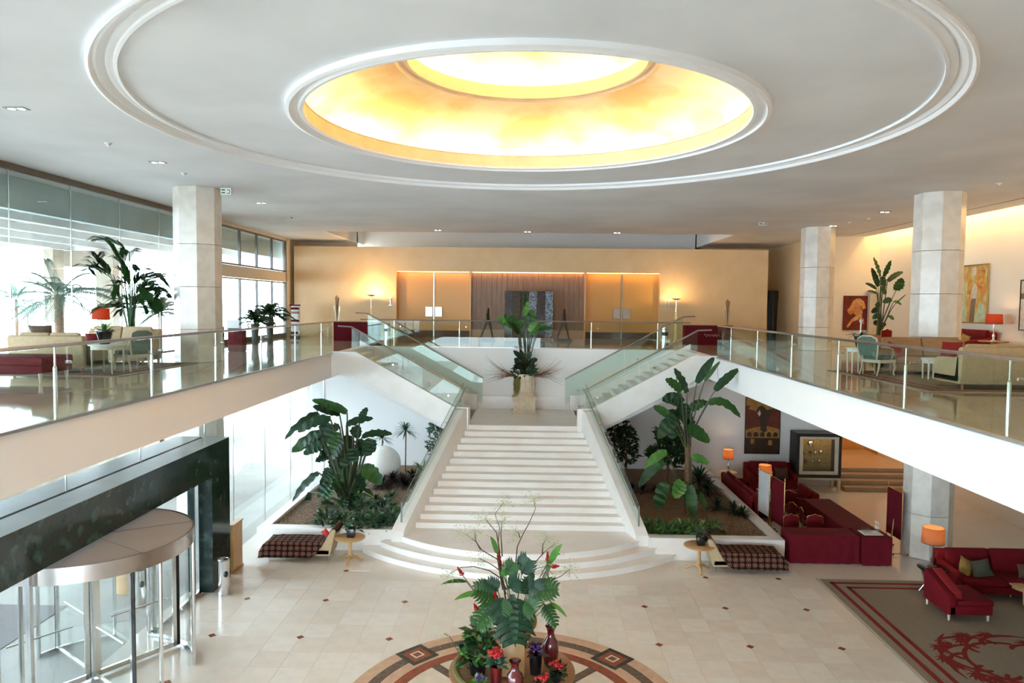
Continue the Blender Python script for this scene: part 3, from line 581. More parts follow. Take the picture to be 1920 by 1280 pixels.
def cushion(label, loc, rot, s, m, name='cushion'):
    o = MB().box(-s[0] / 2, s[0] / 2, -.02, .02, -s[1] / 2, s[1] / 2); b = MB(); n = 6; vs = []; fs = []
    for side in (-1, 1):
        base = len(vs)
        for i in range(n + 1):
            for j in range(n + 1):
                a = i / n * 2 - 1; c = j / n * 2 - 1; th = .09 * (max(0, 1 - a * a) * max(0, 1 - c * c)) ** .45; q = 1 - .06 * (1 - abs(a)) * abs(c)
                vs.append((a * s[0] / 2 * (1 - .07 * (1 - c * c)), side * th, c * s[1] / 2 * (1 - .07 * (1 - a * a))))
        for i in range(n):
            for j in range(n):
                f = (base + i * (n + 1) + j, base + (i + 1) * (n + 1) + j, base + (i + 1) * (n + 1) + j + 1, base + i * (n + 1) + j + 1); fs.append(f if side < 0 else f[::-1])
    o = MB().add(vs, fs).build(name, m, smooth=60); o.location = loc; o.rotation_euler = rot; tag(o, label, 'cushion'); return o
def lamp(label, loc, shade_r, shade_h, total, m='shade_red', basem='brass', energy=18, square=False, name='table_lamp'):
    t = thing(name, label, 'lamp', loc)
    MB().lathe([(.001, 0), (.10, 0), (.10, .02), (.04, .04), (.025, .10), (.045, .16), (.02, .24), (.016, total - shade_h), (.001, total - shade_h)], seg=16).build('lamp_base', basem, t, smooth=40)
    z0 = total - shade_h; sh = MB().lathe([(shade_r, z0), (shade_r * .94, total), (shade_r * .94 - .008, total), (shade_r - .008, z0)], seg=28, closed=True).build('lamp_shade', m, t, smooth=30)
    MB().lathe([(shade_r + .002, z0), (shade_r + .004, z0 + .012), (shade_r, z0 + .014)], seg=28).build('shade_trim', basem, sh)
    MB().ball((0, 0, z0 + shade_h * .45), .035, seg=8, rings=6).build('bulb', 'bulb', t)
    l = bpy.data.lights.new('lamp_light', 'POINT'); l.energy = energy * .7; l.color = (1, .68, .36); l.shadow_soft_size = .05
    o = bpy.data.objects.new('lamp_light', l); C.objects.link(o); o.parent = t; o.location = (0, 0, z0 + shade_h * .45 + .055)
    return t
def round_table(name, label, loc, R, h, topm, legm, style='legs', cat='table', th=.035):
    t = thing(name, label, cat, loc)
    MB().lathe([(.001, h - th), (R - .01, h - th), (R, h - th * .6), (R, h - .006), (R - .01, h), (.001, h)], seg=32).build('table_top', topm, t, smooth=40)
    if style == 'legs':
        MB().lathe([(R * .84, h - th - .08), (R * .86, h - th - .08), (R * .86, h - th), (R * .84, h - th)], seg=28, closed=True).build('apron', legm, t, smooth=40)
        for k in range(4):
            a = PI / 4 + k * PI / 2; x, y = R * .8 * math.cos(a), R * .8 * math.sin(a); MB().tube([(x, y, 0), (x, y, h - th)], [.014, .028], 8).build('leg', legm, t)
    elif style == 'pedestal':
        MB().lathe([(.001, .12), (.09, .12), (.05, .17), (.065, .25), (.045, .34), (.05, h - .12), (.10, h - th), (.001, h - th)], seg=16).build('pedestal', legm, t, smooth=50)
        for k in range(3):
            a = .5 + k * 2 * PI / 3; c_, s_ = math.cos(a), math.sin(a); MB().tube([(c_ * .03, s_ * .03, .17), (c_ * .16, s_ * .16, .13), (c_ * .28, s_ * .28, .05), (c_ * .34, s_ * .34, .03)], [.045, .04, .03, .038], 8).build('foot', legm, t, smooth=60)
    elif style == 'sabre':
        for k in range(3):
            a = .9 + k * 2 * PI / 3; c_, s_ = math.cos(a), math.sin(a); MB().tube([(c_ * R * .7, s_ * R * .7, h - th), (c_ * R * .55, s_ * R * .55, h * .6), (c_ * R * .5, s_ * R * .5, h * .3), (c_ * R * .85, s_ * R * .85, 0.012)], [.045, .03, .018, .022], 8).build('leg', legm, t, smooth=60)
    return t
def armchair(label, loc, rz, fm='green_fabric', wm='wood_pale', name='armchair'):
    t = thing(name, label, 'chair', loc, rz)
    MB().prism([(-.30, -.30), (.30, -.30), (.26, .26), (-.26, .26)], .32, .40).build('seat_rail', wm, t, bevel=.015)
    MB().prism([(-.28, -.29), (.28, -.29), (.24, .24), (-.24, .24)], .40, .49).build('seat', fm, t, bevel=.03)
    pts = [(-.24, .50), (-.27, .75), (-.25, .93), (-.12, .99), (.12, .99), (.25, .93), (.27, .75), (.24, .50)]
    MB().prism([(x, z) for x, z in pts], 0, .05, 'y').build('backrest', fm, t, bevel=.015, loc=(0, .25, 0)).rotation_euler = (-.14, 0, 0)
    MB().tube([(x, .03, z) for x, z in ([(-.22, .42)] + pts + [(.22, .42)])], .022, 8).build('back_frame', wm, t, smooth=60, loc=(0, .25, 0)).rotation_euler = (-.14, 0, 0)
    for s in (-1, 1):
        MB().tube([(s * .27, .26, .72), (s * .31, .05, .70), (s * .31, -.12, .66), (s * .30, -.16, .55), (s * .28, -.12, .40)], .02, 8).build('arm', wm, t, smooth=60)
        MB().tube([(s * .26, -.26, .34), (s * .28, -.28, .2), (s * .25, -.26, .08), (s * .26, -.29, .0)], [.035, .028, .018, .024], 8).build('leg', wm, t, smooth=60)
        MB().tube([(s * .23, .24, .34), (s * .23, .27, .18), (s * .24, .34, .0)], [.03, .024, .02], 8).build('leg', wm, t, smooth=60)
    return t
def banquet(label, loc, rz):
    t = thing('banquet_chair', label, 'chair', loc, rz, 'gold framed banquet chairs at the maroon tables')
    MB().box(-.21, .21, -.22, .20, .40, .47).build('seat', 'red_velvet', t, bevel=.025)
    pts = [(-.20, .48), (-.21, .80), (-.16, .84), (-.08, .85), (0, .89), (.08, .85), (.16, .84), (.21, .80), (.20, .48)]
    MB().prism(pts, .19, .23, 'y').build('backrest', 'red_velvet', t, bevel=.01)
    MB().tube([(x * 1.06, .21, z + .015) for x, z in [(-.20, .02)] + pts[:-1] + [(.20, .48), (.20, .02)]], .014, 6).build('back_frame', 'brass', t)
    for s in (-1, 1): MB().tube([(s * .19, -.20, .42), (s * .19, -.21, 0)], .013, 6).build('leg', 'brass', t); MB().tube([(s * .21, .21, .42), (s * .21, .25, 0)], .013, 6).build('leg', 'brass', t)
    return t
def bin_(label, loc, h=.82, r=.13, slot=False):
    t = thing('ash_bin', label, 'bin', loc)
    MB().lathe([(.001, 0), (r + .005, 0), (r + .005, .02), (r, .025), (r, h - .02), (r - .02, h), (r - .05, h - .01), (.001, h - .03)], seg=24).build('bin_body', 'chrome', t, smooth=40)
    if slot:
        MB().ball((r * .62, -r * .66, h * .62), .055, .055, .075, 12, 8).build('opening', 'black', t, smooth=60)
    else: MB().lathe([(r + .001, h * .55), (r + .004, h * .55), (r + .004, h * .72), (r + .001, h * .72)], seg=24).build('dark_band', 'black', t, smooth=40)
    MB().lathe([(r - .03, h + .002), (r - .025, h + .012), (r - .005, h + .012), (r, h + .002)], seg=24).build('rim', 'steel', t)
    return t
def pot(name, label, loc, r0, r1, h, m, cat='pot', lip=True):
    o = MB().lathe([(.001, 0), (r0, 0), (r1, h - .04), (r1 + (.02 if lip else 0), h - .035), (r1 + (.02 if lip else 0), h), (r1 - .02, h), (r1 - .03, h - .06), (.001, h - .06)], seg=24).build(name, m, smooth=40); o.location = loc
    tag(o, label, cat); return o
def rosette(t, n, L, wd, m, z0=0, e0=.4, e1=1.4, droop=.25, name='leaf', seg=5):
    for k in range(n):
        a = k * 2.399 + random.uniform(-.2, .2); e = random.uniform(e0, e1); l = L * random.uniform(.75, 1.1); q = Vector((math.cos(a) * math.cos(e), math.sin(a) * math.cos(e), math.sin(e)))
        pts = []
        for i in range(seg + 1):
            s = i / seg; p = q * l * s; p.z -= droop * l * s * s; pts.append(p + Vector((0, 0, z0)))
        MB().blade(pts, wd, (-math.cos(a) * .5, -math.sin(a) * .5, 1), .3, prof=lambda t: max(.05, math.sin(PI * (.15 + .85 * t)) ** .6 if t < 1 else .05)).build(name, m, t, smooth=60)
def bush(t, n, R, hgt, m, L=.14, wd=.05, c=(0, 0, 0), name='foliage', flat=.6, mats=None):
    b = MB()
    for k in range(n):
        a = random.uniform(0, 2 * PI); rr = R * math.sqrt(random.random()); z = hgt * random.random() ** .8; rr *= (1 - .5 * (z / max(hgt, .01)) ** 2)
        p = Vector((c[0] + rr * math.cos(a), c[1] + rr * math.sin(a), c[2] + z)); a2 = a + random.uniform(-1.2, 1.2); e = random.uniform(-.3, 1.2)
        q = Vector((math.cos(a2) * math.cos(e), math.sin(a2) * math.cos(e), math.sin(e))); l = L * random.uniform(.6, 1.3)
        if mats: b.cur = random.randrange(len(mats))
        b.blade([p, p + q * l * .5 + Vector((0, 0, .02 * l)), p + q * l - Vector((0, 0, .12 * l))], wd, (random.uniform(-.6, .6), random.uniform(-1, .2), 1), .15)
    return b.build(name, mats or m, t, smooth=60)
def frond(b, pts, L, n=18, wd=.022, up=.25, dark=0):
    """palm frond: pairs of leaflets along a rachis"""
    N = len(pts)
    for i in range(n):
        t = .12 + .88 * i / n; f = t * (N - 1); j = min(int(f), N - 2); p = Vector(pts[j]).lerp(Vector(pts[j + 1]), f - j); d = (Vector(pts[j + 1]) - Vector(pts[j])).normalized()
        a = d.cross(Vector((0, 0, 1))); a = a.normalized() if a.length > .05 else Vector((1, 0, 0)); l = L * math.sin(PI * min(.98, .18 + t * .75)) ** .7
        for s in (-1, 1):
            q = (a * s * .8 + d * .75 + Vector((0, 0, up))).normalized(); e = p + q * l; e.z -= l * .35
            b.blade([p, p + q * l * .55, e], wd, (0, -.3, 1), .1)
def palm(name, label, loc, trunk_h, n, L, leafL, m, potm=None, spread=(.3, 1.3), wd=.022, trunk_r=.05, droop=.55, tm='stem', nl=18):
    t = thing(name, label, 'palm', loc)
    if trunk_h > .05: MB().tube([(0, 0, 0), (.02, 0, trunk_h * .5), (0, 0, trunk_h)], [trunk_r * 1.2, trunk_r, trunk_r * .9], 8).build('trunk', tm, t, smooth=60)
    for k in range(n):
        a = k * 2.399 + random.uniform(-.3, .3); e = random.uniform(*spread); l = L * random.uniform(.75, 1.1); q = Vector((math.cos(a) * math.cos(e), math.sin(a) * math.cos(e), math.sin(e)))
        pts = [Vector((0, 0, trunk_h)) + q * l * s - Vector((0, 0, droop * l * s * s)) for s in (0, .2, .4, .6, .8, 1.0)]
        b = MB(); b.tube(pts, [.012, .011, .009, .007, .005, .003], 4); frond(b, pts, leafL, nl, wd); b.build('frond', m, t, smooth=60)
    return t
def leafplant(t, D, org, sc, leaves, m, base, base_z, stem_m='stem', jitter=.5, ragged=.25, sr=.018, mats=None):
    """big leaves given by blade base and tip positions in the plant's own frontal plane, spread in depth"""
    ox, oy = org; loc = Vector(t.location)
    for n, (bx, by, tx, ty, wd, sag) in enumerate(leaves):
        dy = random.uniform(-jitter, jitter); dy2 = dy + random.uniform(-.35, .2)
        a = P(ox + bx / sc, oy + by / sc, y=D + dy) - loc; b = P(ox + tx / sc, oy + ty / sc, y=D + dy2) - loc; W_ = wd / sc * D / F
        nr = Vector((random.uniform(-.45, .45), -1, random.uniform(.3, 1.0)))
        lf = MB().blade(bez(a, b, sag / sc * D / F, 15), W_, nr, .22, ragged, lambda q: (math.sin(PI * min(1, .05 + q * .93) ** .8) ** .55 if q < 1 else .03), .22).build('leaf', (mats[n % len(mats)] if mats else m), t, smooth=60)
        root = Vector(base) + Vector((random.uniform(-.1, .1), random.uniform(-.1, .1), 0)); mid = root.lerp(a, .55) + Vector((0, 0, .12 * (a - root).length)); pts = []
        for i in range(7):
            s = i / 6; pts.append(root * (1 - s) ** 2 + mid * 2 * s * (1 - s) + a * s * s)
        MB().tube(pts, [sr * (1.5 - .9 * i / 6) for i in range(7)], 6).build('petiole', stem_m, lf)
def picture(name, label, loc, rz, w, h, bgm, framem, shapes, fr=.03, matsx=()):
    t = thing(name, label, 'painting', loc, rz)          # hangs facing -y
    MB().box(-w / 2, w / 2, -.02, .02, -h / 2, h / 2).build('canvas', bgm, t)
    MB().box(-w / 2 - fr, w / 2 + fr, -.035, .02, h / 2, h / 2 + fr).box(-w / 2 - fr, w / 2 + fr, -.035, .02, -h / 2 - fr, -h / 2).box(-w / 2 - fr, -w / 2, -.035, .02, -h / 2, h / 2).box(w / 2, w / 2 + fr, -.035, .02, -h / 2, h / 2).build('picture_frame', framem, t)
    ms = sorted(set(s[0] for s in shapes)); b = MB()
    for i, (m, poly) in enumerate(shapes):
        b.cur = ms.index(m); zz = -.0205 - .0006 * (i + 1); b.add([((x - .5) * w, zz, (y - .5) * h) for x, y in poly], [tuple(range(len(poly)))])
    if shapes: b.build('painted_shapes', ms, t)
    return t
def text_free(): pass
# ================================================================== upper left lounge
def rug(label, x0, x1, y0, y1, z, edges, name='rug'):
    t = thing(name, label, 'rug', (x0, y0, z)); w_, d_ = x1 - x0, y1 - y0
    MB().box(0, w_, 0, d_, 0, .012).build('rug_field', 'rug', t)
    for (o, wd, m, zz) in ((0, .06, 'rug_edge', .014), (.24, .10, 'rug_red', .0145), (.52, .10, 'rug_red', .0145)):
        b = MB()
        if 'f' in edges: b.box(o, w_ - o, o, o + wd, .01, zz)
        if 'l' in edges: b.box(o, o + wd, o, d_ - o, .01, zz)
        if 'r' in edges: b.box(w_ - o - wd, w_ - o, o, d_ - o, .01, zz)
        if 'b' in edges: b.box(o, w_ - o, d_ - o - wd, d_ - o, .01, zz)
        b.build('border_stripe', m, t)
    return t
rug('pale rug with red border under the left lounge seats', -11.75, -8.87, 15.2, 18.85, Z2, 'frb')
rug('pale rug with red border under the right lounge seats', 7.9, 13.6, 14.24, 21.0 - 2.0, Z2, 'flb')
sofa('sofa', 'beige sofa seen from behind at the left frame edge', (-10.83, 16.2, Z2), PI, 1.72, .95, .86, 'beige_fabric', legm='wood_mid')
cushion('dark brown bolster cushion on the left beige sofa', P(77, 623, y=16.1), (.2, 0, 0), (.55, .34), 'brown_fabric')
ot = thing('ottoman', 'crimson upholstered ottoman in the left corner', 'ottoman', (-10.6, 14.3, Z2))
MB().box(-1.0, 1.0, -.5, .5, .34, .52).build('seat_cushion', 'red_velvet', ot, bevel=.05); MB().prism([(-.98, .2), (-.6, .17), (.6, .17), (.98, .2), (.98, .35), (-.98, .35)], -.48, .48, 'y').build('skirt', 'maroon', ot, bevel=.02); legs4(ot, (-.9, .9), (-.4, .4), .2, .045, .02, 'wood_pale')
p = P(203, 700, z=Z2); round_table('side_table', 'round pale side table holding the bromeliad', p, .40, .67, 'white_paint', 'wood_pale')
pb = Vector((p.x - .07, p.y, Z2 + .67)); pot('plant_pot', 'dark pot of the bromeliad on the round side table', pb, .10, .17, .32, 'black_gloss')
t = thing('bromeliad', 'green bromeliad with strap leaves in the dark pot', 'plant', (pb.x, pb.y, pb.z + .24)); rosette(t, 18, .42, .07, 'leaf_light', 0, .3, 1.2, .35)
armchair('green upholstered armchair with pale frame by the left side table', P(243, 696, z=Z2) + Vector((0, .15, 0)), -PI / 2 - .55)
sofa('sofa', 'curved tan sofa facing the room below the palm', (-10.72, 18.3, Z2), 0, 1.9, .9, .92, 'beige_fabric', legm='wood_mid', ncush=2)
cushion('crimson cushion on the tan sofa below the palm, left side', (-11.3, 18.2, Z2 + .62), (-.25, 0, .1), (.42, .38), 'red_velvet')
cushion('brown cushion on the tan sofa beside the arm', (-10.15, 18.2, Z2 + .62), (-.25, 0, -.2), (.42, .38), 'wood_dark')
lp = P(139, 627, y=18.9); st_ = round_table('side_table', 'small round table behind the tan sofa carrying the red lamp', (max(lp.x, -11.55), 18.98, Z2), .2, .62, 'wood_dark', 'wood_dark')
lamp('red drum shade lamp glowing by the upper left window', (max(lp.x, -11.55), 18.98, Z2 + .62), .22, .30, .82, 'shade_red', 'chrome', 12)
pp = P(247, 640, y=19.12); pp.z = Z2
pot('palm_pot', 'dark tub of the tall palm behind the tan sofa', pp, .2, .27, .5, 'pot_grey')
t = thing('kentia_palm', 'tall feathery palm against the upper window wall', 'palm', (pp.x, pp.y, Z2 + .44))
FR = [(970, 770, 700, 680, 1), (920, 900, 790, 690, 1), (925, 900, 970, 770, 2), (830, 960, 545, 880, 1), (840, 980, 640, 790, 1), (990, 1000, 860, 820, 1), (1010, 1000, 1280, 960, 1), (1010, 1020, 1290, 1090, 2), (1040, 1010, 1180, 1180, 1), (1000, 1030, 1290, 1200, 1), (960, 1020, 880, 1050, 1), (1000, 1100, 1200, 1010, 1), (1000, 1150, 870, 1150, 1), (960, 1200, 720, 1220, 1), (1030, 990, 1060, 900, 2), (1020, 1180, 1130, 1120, 2)]
FR += [(bx + random.uniform(-40, 40), by + random.uniform(-20, 60), tx + random.uniform(-60, 50), ty + random.uniform(-30, 90), 1) for bx, by, tx, ty, kk in FR[3:]]
for n, (bx, by, tx, ty, kk) in enumerate(FR):
    D = 19.1 + random.uniform(-.3, .3); a = P(bx / 4, 280 + by / 4, y=D) - t.location; b_ = P(tx / 4, 280 + ty / 4, y=D + random.uniform(-.3, .1)) - t.location
    root = Vector((random.uniform(-.06, .06), random.uniform(-.06, .06), 0)); pts = [root, root.lerp(a, .5) + Vector((0, 0, .2)), a] + bez(a, b_, .12, 4)[1:]
    for q in pts: q.x = min(max(q.x, -11.72 - t.location.x), -10.05 - t.location.x)
    fb = MB(); fb.tube(pts, [.02, .016, .012, .010, .008, .006, .003], 5); frond(fb, pts[2:], .55, 28, .035); fb.build('frond', 'leaf', t, smooth=60)
# stand, bins and tubs along the left windows
ls = thing('draped_stand', 'small stand draped in dark maroon cloth by the left window', 'stand', (-9.75, 23.6, Z2))
MB().prism([(-.25, -.2), (.25, -.2), (.25, .2), (-.25, .2)], 0, .72).build('cloth', 'maroon', ls, bevel=.04); MB().box(-.24, .24, -.19, .19, .72, .75).build('stand_top', 'black', ls)
lt = thing('laptop', 'open pale laptop on the maroon draped stand', 'laptop', (-9.95, 23.6, Z2 + .75)); MB().box(-.2, .2, -.13, .13, 0, .02).build('keyboard_base', 'black', lt); o = MB().box(-.2, .2, 0, .02, 0, .28).build('screen', 'screen_white', lt, loc=(0, .12, .02)); o.rotation_euler = (-.25, 0, 0)
bin_('chrome ash bin beside the maroon draped stand', (-10.45, 23.9, Z2))
for (px, rr, lab, n, L, ll) in ((478, .17, 'left of the pair', 17, .95, .40), (506, .17, 'right of the pair', 24, 1.05, .45)):
    p = P(px, 620, x=-11.15); p.z = Z2
    pot('plant_pot', 'tall grey tapered pot by the left windows, ' + lab, p, rr * .62, rr, .78, 'pot_grey', lip=False)
    palm('potted_palm', 'small arching palm in the tall grey pot, ' + lab, (p.x, p.y, Z2 + .7), .12 if n < 18 else .4, n, L, ll, 'leaf', spread=(.2, 1.4), wd=.05, nl=18)
rk = thing('brochure_rack', 'narrow maroon topped brochure rack beside the gold wall', 'rack', (-11.0, 33.2, Z2))
MB().box(-.2, .2, .15, .2, 0, 1.5).build('rack_back', 'white_paint', rk); MB().box(-.22, .22, -.05, .22, 1.5, 1.56).build('rack_top', 'maroon', rk); MB().box(-.2, .2, -.05, .2, 0, .08).build('rack_foot', 'wood_dark', rk)
for k in range(7): MB().box(-.19, .19, -.04, .15, .16 + .19 * k, .18 + .19 * k).build('shelf', 'white_paint', rk); MB().box(-.17, .17, -.02, .1, .18 + .19 * k, .28 + .19 * k).build('brochures', ['maroon', 'paper', 'wood_mid'][k % 3], rk)
# ================================================================== upper back gallery
for nm, x0, x1 in (('left', -8.54, -6.56), ('right', 6.77, 8.75)):
    t = thing('reception_counter', 'maroon draped reception counter at the %s of the back gallery' % nm, 'counter', ((x0 + x1) / 2, 31.3, Z2)); hw = (x1 - x0) / 2
    MB().box(-hw, hw, -.35, .35, 0, .82).build('counter_body', 'maroon', t, bevel=.02); MB().box(-hw - .02, hw + .02, -.37, .37, .82, .85).build('counter_top', 'wood_dark', t)
    b = MB(); n = 0
    if nm == 'right':
        pts = [(-.2 + .025 * i, -.358, .42 + .05 * math.sin(i * 1.1) + .012 * math.sin(i * 2.7)) for i in range(28)]; MB().tube(pts, .006, 4).build('script_motif', 'white_paint', t)
for (px, py, lab) in ((632, 600, 'left'), (1364, 607, 'right')):
    p = P(px, py, y=31.2); z = Z2 + .85
    o = MB().lathe([(.001, 0), (.07, 0), (.14, .66), (.13, .66), (.065, .02), (.001, .02)], seg=20).build('glass_vase', 'glass_clear', smooth=40); o.location = (p.x, 31.2, z); tag(o, 'tall clear glass vase on the %s maroon counter' % lab, 'vase')
    t = thing('dried_stems', 'dried brown stems standing in the %s glass vase' % lab, 'stems', (p.x, 31.2, z + .03))
    for k in range(7):
        a = k * .9; MB().tube([(0, 0, 0), (.03 * math.cos(a), .03 * math.sin(a), .5), (.08 * math.cos(a), .06 * math.sin(a), 1.0 + .05 * (k % 3))], [.006, .006, .012], 5).build('stem', 'twig_red', t)
for (px, py, lab, en) in ((696, 553, 'left', 130), (1268, 560, 'right', 60)):
    p = P(px, py, y=34.2); h = p.z - Z2
    t = thing('torchiere', 'slim brass uplighter floor lamp near the %s gold door' % lab, 'lamp', (p.x, 34.2, Z2))
    MB().lathe([(.001, 0), (.16, 0), (.16, .02), (.02, .04)], seg=20).build('lamp_foot', 'brass', t)
    for s in (-.03, .03): MB().tube([(s, 0, .03), (s, 0, h - .55)], .010, 6).build('pole', 'brass', t)
    MB().tube([(0, 0, h - .6), (0, 0, h - .04)], .02, 8).build('neck', 'chrome', t)
    MB().lathe([(.001, h - .06), (.06, h - .06), (.22, h + .0), (.23, h + .015), (.21, h + .01), (.06, h - .04), (.001, h - .04)], seg=28).build('bowl', 'steel', t, smooth=40)
    MB().ball((0, 0, h - .01), .05, .05, .03, 10, 6).build('bulb', 'torch_light', t)
    l = bpy.data.lights.new('torch', 'POINT'); l.energy = en; l.color = (1, .62, .26); l.shadow_soft_size = .06; o = bpy.data.objects.new('torch', l); C.objects.link(o); o.parent = t; o.location = (0, 0, h + .06)
bin_('chrome ash bin with dark band at the left end of the back gallery', (P(726, 640, y=30.5).x, 30.5, Z2)); bin_('chrome ash bin with dark band at the right end of the back gallery', (P(1246, 640, y=29.5).x, 29.5, Z2))
def statue(px, label, mir):
    p = P(px, 600, y=33); t = thing('bronze_statue', label, 'statue', (p.x, 33, Z2))
    MB().box(-.36, .36, -.14, .14, 0, .10).build('statue_base', 'bronze', t, bevel=.015)
    me = bpy.data.meshes.new('figure'); V = [(0, 0, .88), (-.03, 0, 1.12), (-.02, 0, 1.30), (0, 0, 1.40), (.01, 0, 1.50), (.07, .05, .84), (.14, .05, .52), (.22, .05, .12), (.27, .05, .10), (-.08, -.05, .84), (-.20, -.05, .50), (-.32, -.05, .12), (-.27, -.05, .10), (-.03, .12, 1.27), (.0, .14, 1.05), (-.04, .12, .88), (-.03, -.12, 1.27), (-.05, -.14, 1.05), (.0, -.12, .88)]
    R_ = [k * 1.25 for k in (.075, .085, .07, .035, .06, .06, .042, .028, .03, .06, .042, .028, .03, .04, .03, .024, .04, .03, .024)]
    Ed = [(0, 1), (1, 2), (2, 3), (3, 4), (0, 5), (5, 6), (6, 7), (7, 8), (0, 9), (9, 10), (10, 11), (11, 12), (2, 13), (13, 14), (14, 15), (2, 16), (16, 17), (17, 18)]
    me.from_pydata([(x * mir, y, z) for x, y, z in V], Ed, []); me.materials.append(MATS['bronze']); o = bpy.data.objects.new('figure', me); C.objects.link(o); o.parent = t
    md = o.modifiers.new('skin', 'SKIN'); md.use_smooth_shade = True
    for i, sv in enumerate(me.skin_vertices[0].data): sv.radius = (R_[i], R_[i]); sv.use_root = (i == 0)
    sb = o.modifiers.new('sub', 'SUBSURF'); sb.levels = 1; sb.render_levels = 1
    MB().box(-.09, .09, -.13, .13, .72, .90).build('skirt', 'bronze', t, bevel=.03)
statue(915, 'thin dark bronze walking figure left of the glass block panel', 1); statue(1058, 'thin dark bronze walking figure right of the glass block panel', 1)
p0 = P(946, 600, y=33.9).x; p1 = P(1037, 600, y=33.9).x; gp = thing('glass_block_panel', 'freestanding panel of dark and mirrored vertical strips', 'sculpture', ((p0 + p1) / 2, 33.9, Z2)); gw_ = (p1 - p0) / 6
for k in range(6):
    x = -(p1 - p0) / 2 + gw_ * k; m = ['panel_dark', 'panel_dark', 'panel_dark', 'panel_mirror', 'panel_dark', 'panel_mirror'][k] if k != 1 else 'bronze'
    MB().box(x + .005, x + gw_ - .005, -.06, .06, .08, 2.3).build('strip', m, gp, bevel=.01, seg=1)
    if k % 2: 
        for j in range(9): MB().box(x + .03, x + gw_ - .03, -.075, -.06, .14 + j * .24, .34 + j * .24).build('block', m, gp, bevel=.008, seg=1)
for x in (-(p1 - p0) / 2, 0, (p1 - p0) / 2 - .04): MB().box(x, x + .04, -.1, .1, 0, .08).build('foot', 'chrome', gp)
p = P(1448, 600, y=36.2); o = MB().lathe([(.001, 0), (.20, 0), (.27, 2.45), (.25, 2.5), (.22, 2.48), (.18, .3), (.001, .3)], seg=28).build('floor_vase', 'black', smooth=40); o.location = (p.x, 36.2, Z2); tag(o, 'very tall black tapered floor vase beyond the gold wall', 'vase')
# ================================================================== upper right lounge
sofa('sofa', 'beige sofa seen from behind at the right frame edge', (10.35, 15.2, Z2), PI, 3.1, .98, .88, 'beige_fabric', legm='wood_mid', ncush=2)
cushion('large bright red cushion leaning on the right beige sofa', (9.2, 15.75, Z2 + .72), (.2, 0, .15), (.5, .46), 'red_bright')
sofa('sofa', 'curved brown sofa in front of the right column', (10.05, 18.25, Z2), 0, 2.3, .95, .86, 'tan_fabric', legm='wood_mid', ncush=2)
cushion('red cushion at the left end of the curved brown sofa', (9.15, 18.05, Z2 + .6), (-.3, .3, .2), (.42, .38), 'red_bright')
p = P(1603, 700, z=Z2); round_table('side_table', 'white tall round side table holding the flowering bromeliad', p, .24, .67, 'white_paint', 'white_paint')
pb = Vector((p.x + .16, p.y, Z2 + .67)); pb.x = p.x + .1
pot('plant_pot', 'dark flared pot on the white side table', pb, .09, .15, .32, 'black_gloss')
t = thing('bromeliad', 'bromeliad with white flower spike on the right side table', 'plant', (pb.x, pb.y, pb.z + .25)); rosette(t, 16, .38, .05, 'leaf', 0, .2, 1.0, .35); MB().tube([(0, 0, 0), (.01, 0, .4), (0, 0, .5)], [.012, .02, .004], 6).build('flower_spike', 'paper', t)
for k in range(5): MB().blade([(0, 0, .34), (.06 * math.cos(k * 1.3), .06 * math.sin(k * 1.3), .42), (.08 * math.cos(k * 1.3), .08 * math.sin(k * 1.3), .46)], .03, (0, 0, 1)).build('petal', 'paper', t)
armchair('green upholstered armchair with pale frame by the white side table', P(1648, 704, z=Z2) + Vector((0, .1, 0)), PI / 2 + .5)
p = P(1745, 711, z=Z2); round_table('side_table', 'small white side table between the two right sofas', p, .22, .5, 'white_paint', 'white_paint')
sofa('sofa', 'dark red sofa along the upper right wall', (14.55, 24.6, Z2), -PI / 2, 2.6, .95, .92, 'red_velvet', ncush=2)
cushion('gold patterned cushion on the upper red sofa, front end', (14.2, 23.6, Z2 + .62), (-.2, .2, -PI / 2), (.45, .42), 'gold_fabric'); cushion('brown cushion on the upper red sofa, middle', (14.2, 24.4, Z2 + .62), (-.2, -.1, -PI / 2), (.45, .42), 'tan_fabric'); cushion('brown cushion on the upper red sofa, far end', (14.2, 25.3, Z2 + .62), (-.2, 0, -PI / 2), (.42, .40), 'brown_fabric')
lpx = Vector((14.65, P(1864, 600, x=14.65).y, Z2)); round_table('side_table', 'round brown wood table beside the upper red sofa', lpx, .42, .66, 'wood_mid', 'wood_mid', 'pedestal')
lamp('red drum shade lamp glowing under the abstract painting', lpx + Vector((0, 0, .66)), .24, .32, .85, 'shade_red', 'chrome', 12)
ya, yb = P(1800, 550, x=15.17).y, P(1852, 550, x=15.17).y; zt = P(1852, 496, x=15.17).z; zb = P(1852, 605, x=15.17).z
mat('art_a', (.55, .60, .28), .5, scale=3, col2=(.62, .28, .06), detail=6, mix=(.42, .58), stretch=(1, 1.6, .7)); mat('art_o', (.55, .16, .03), .5, scale=6, col2=(.70, .42, .10)); mat('art_w', (.74, .70, .58), .5, scale=6, col2=(.60, .50, .36)); mat('art_b', (.22, .16, .10), .5, scale=6); mat('art_g', (.40, .52, .34), .5, scale=6, col2=(.60, .66, .46))
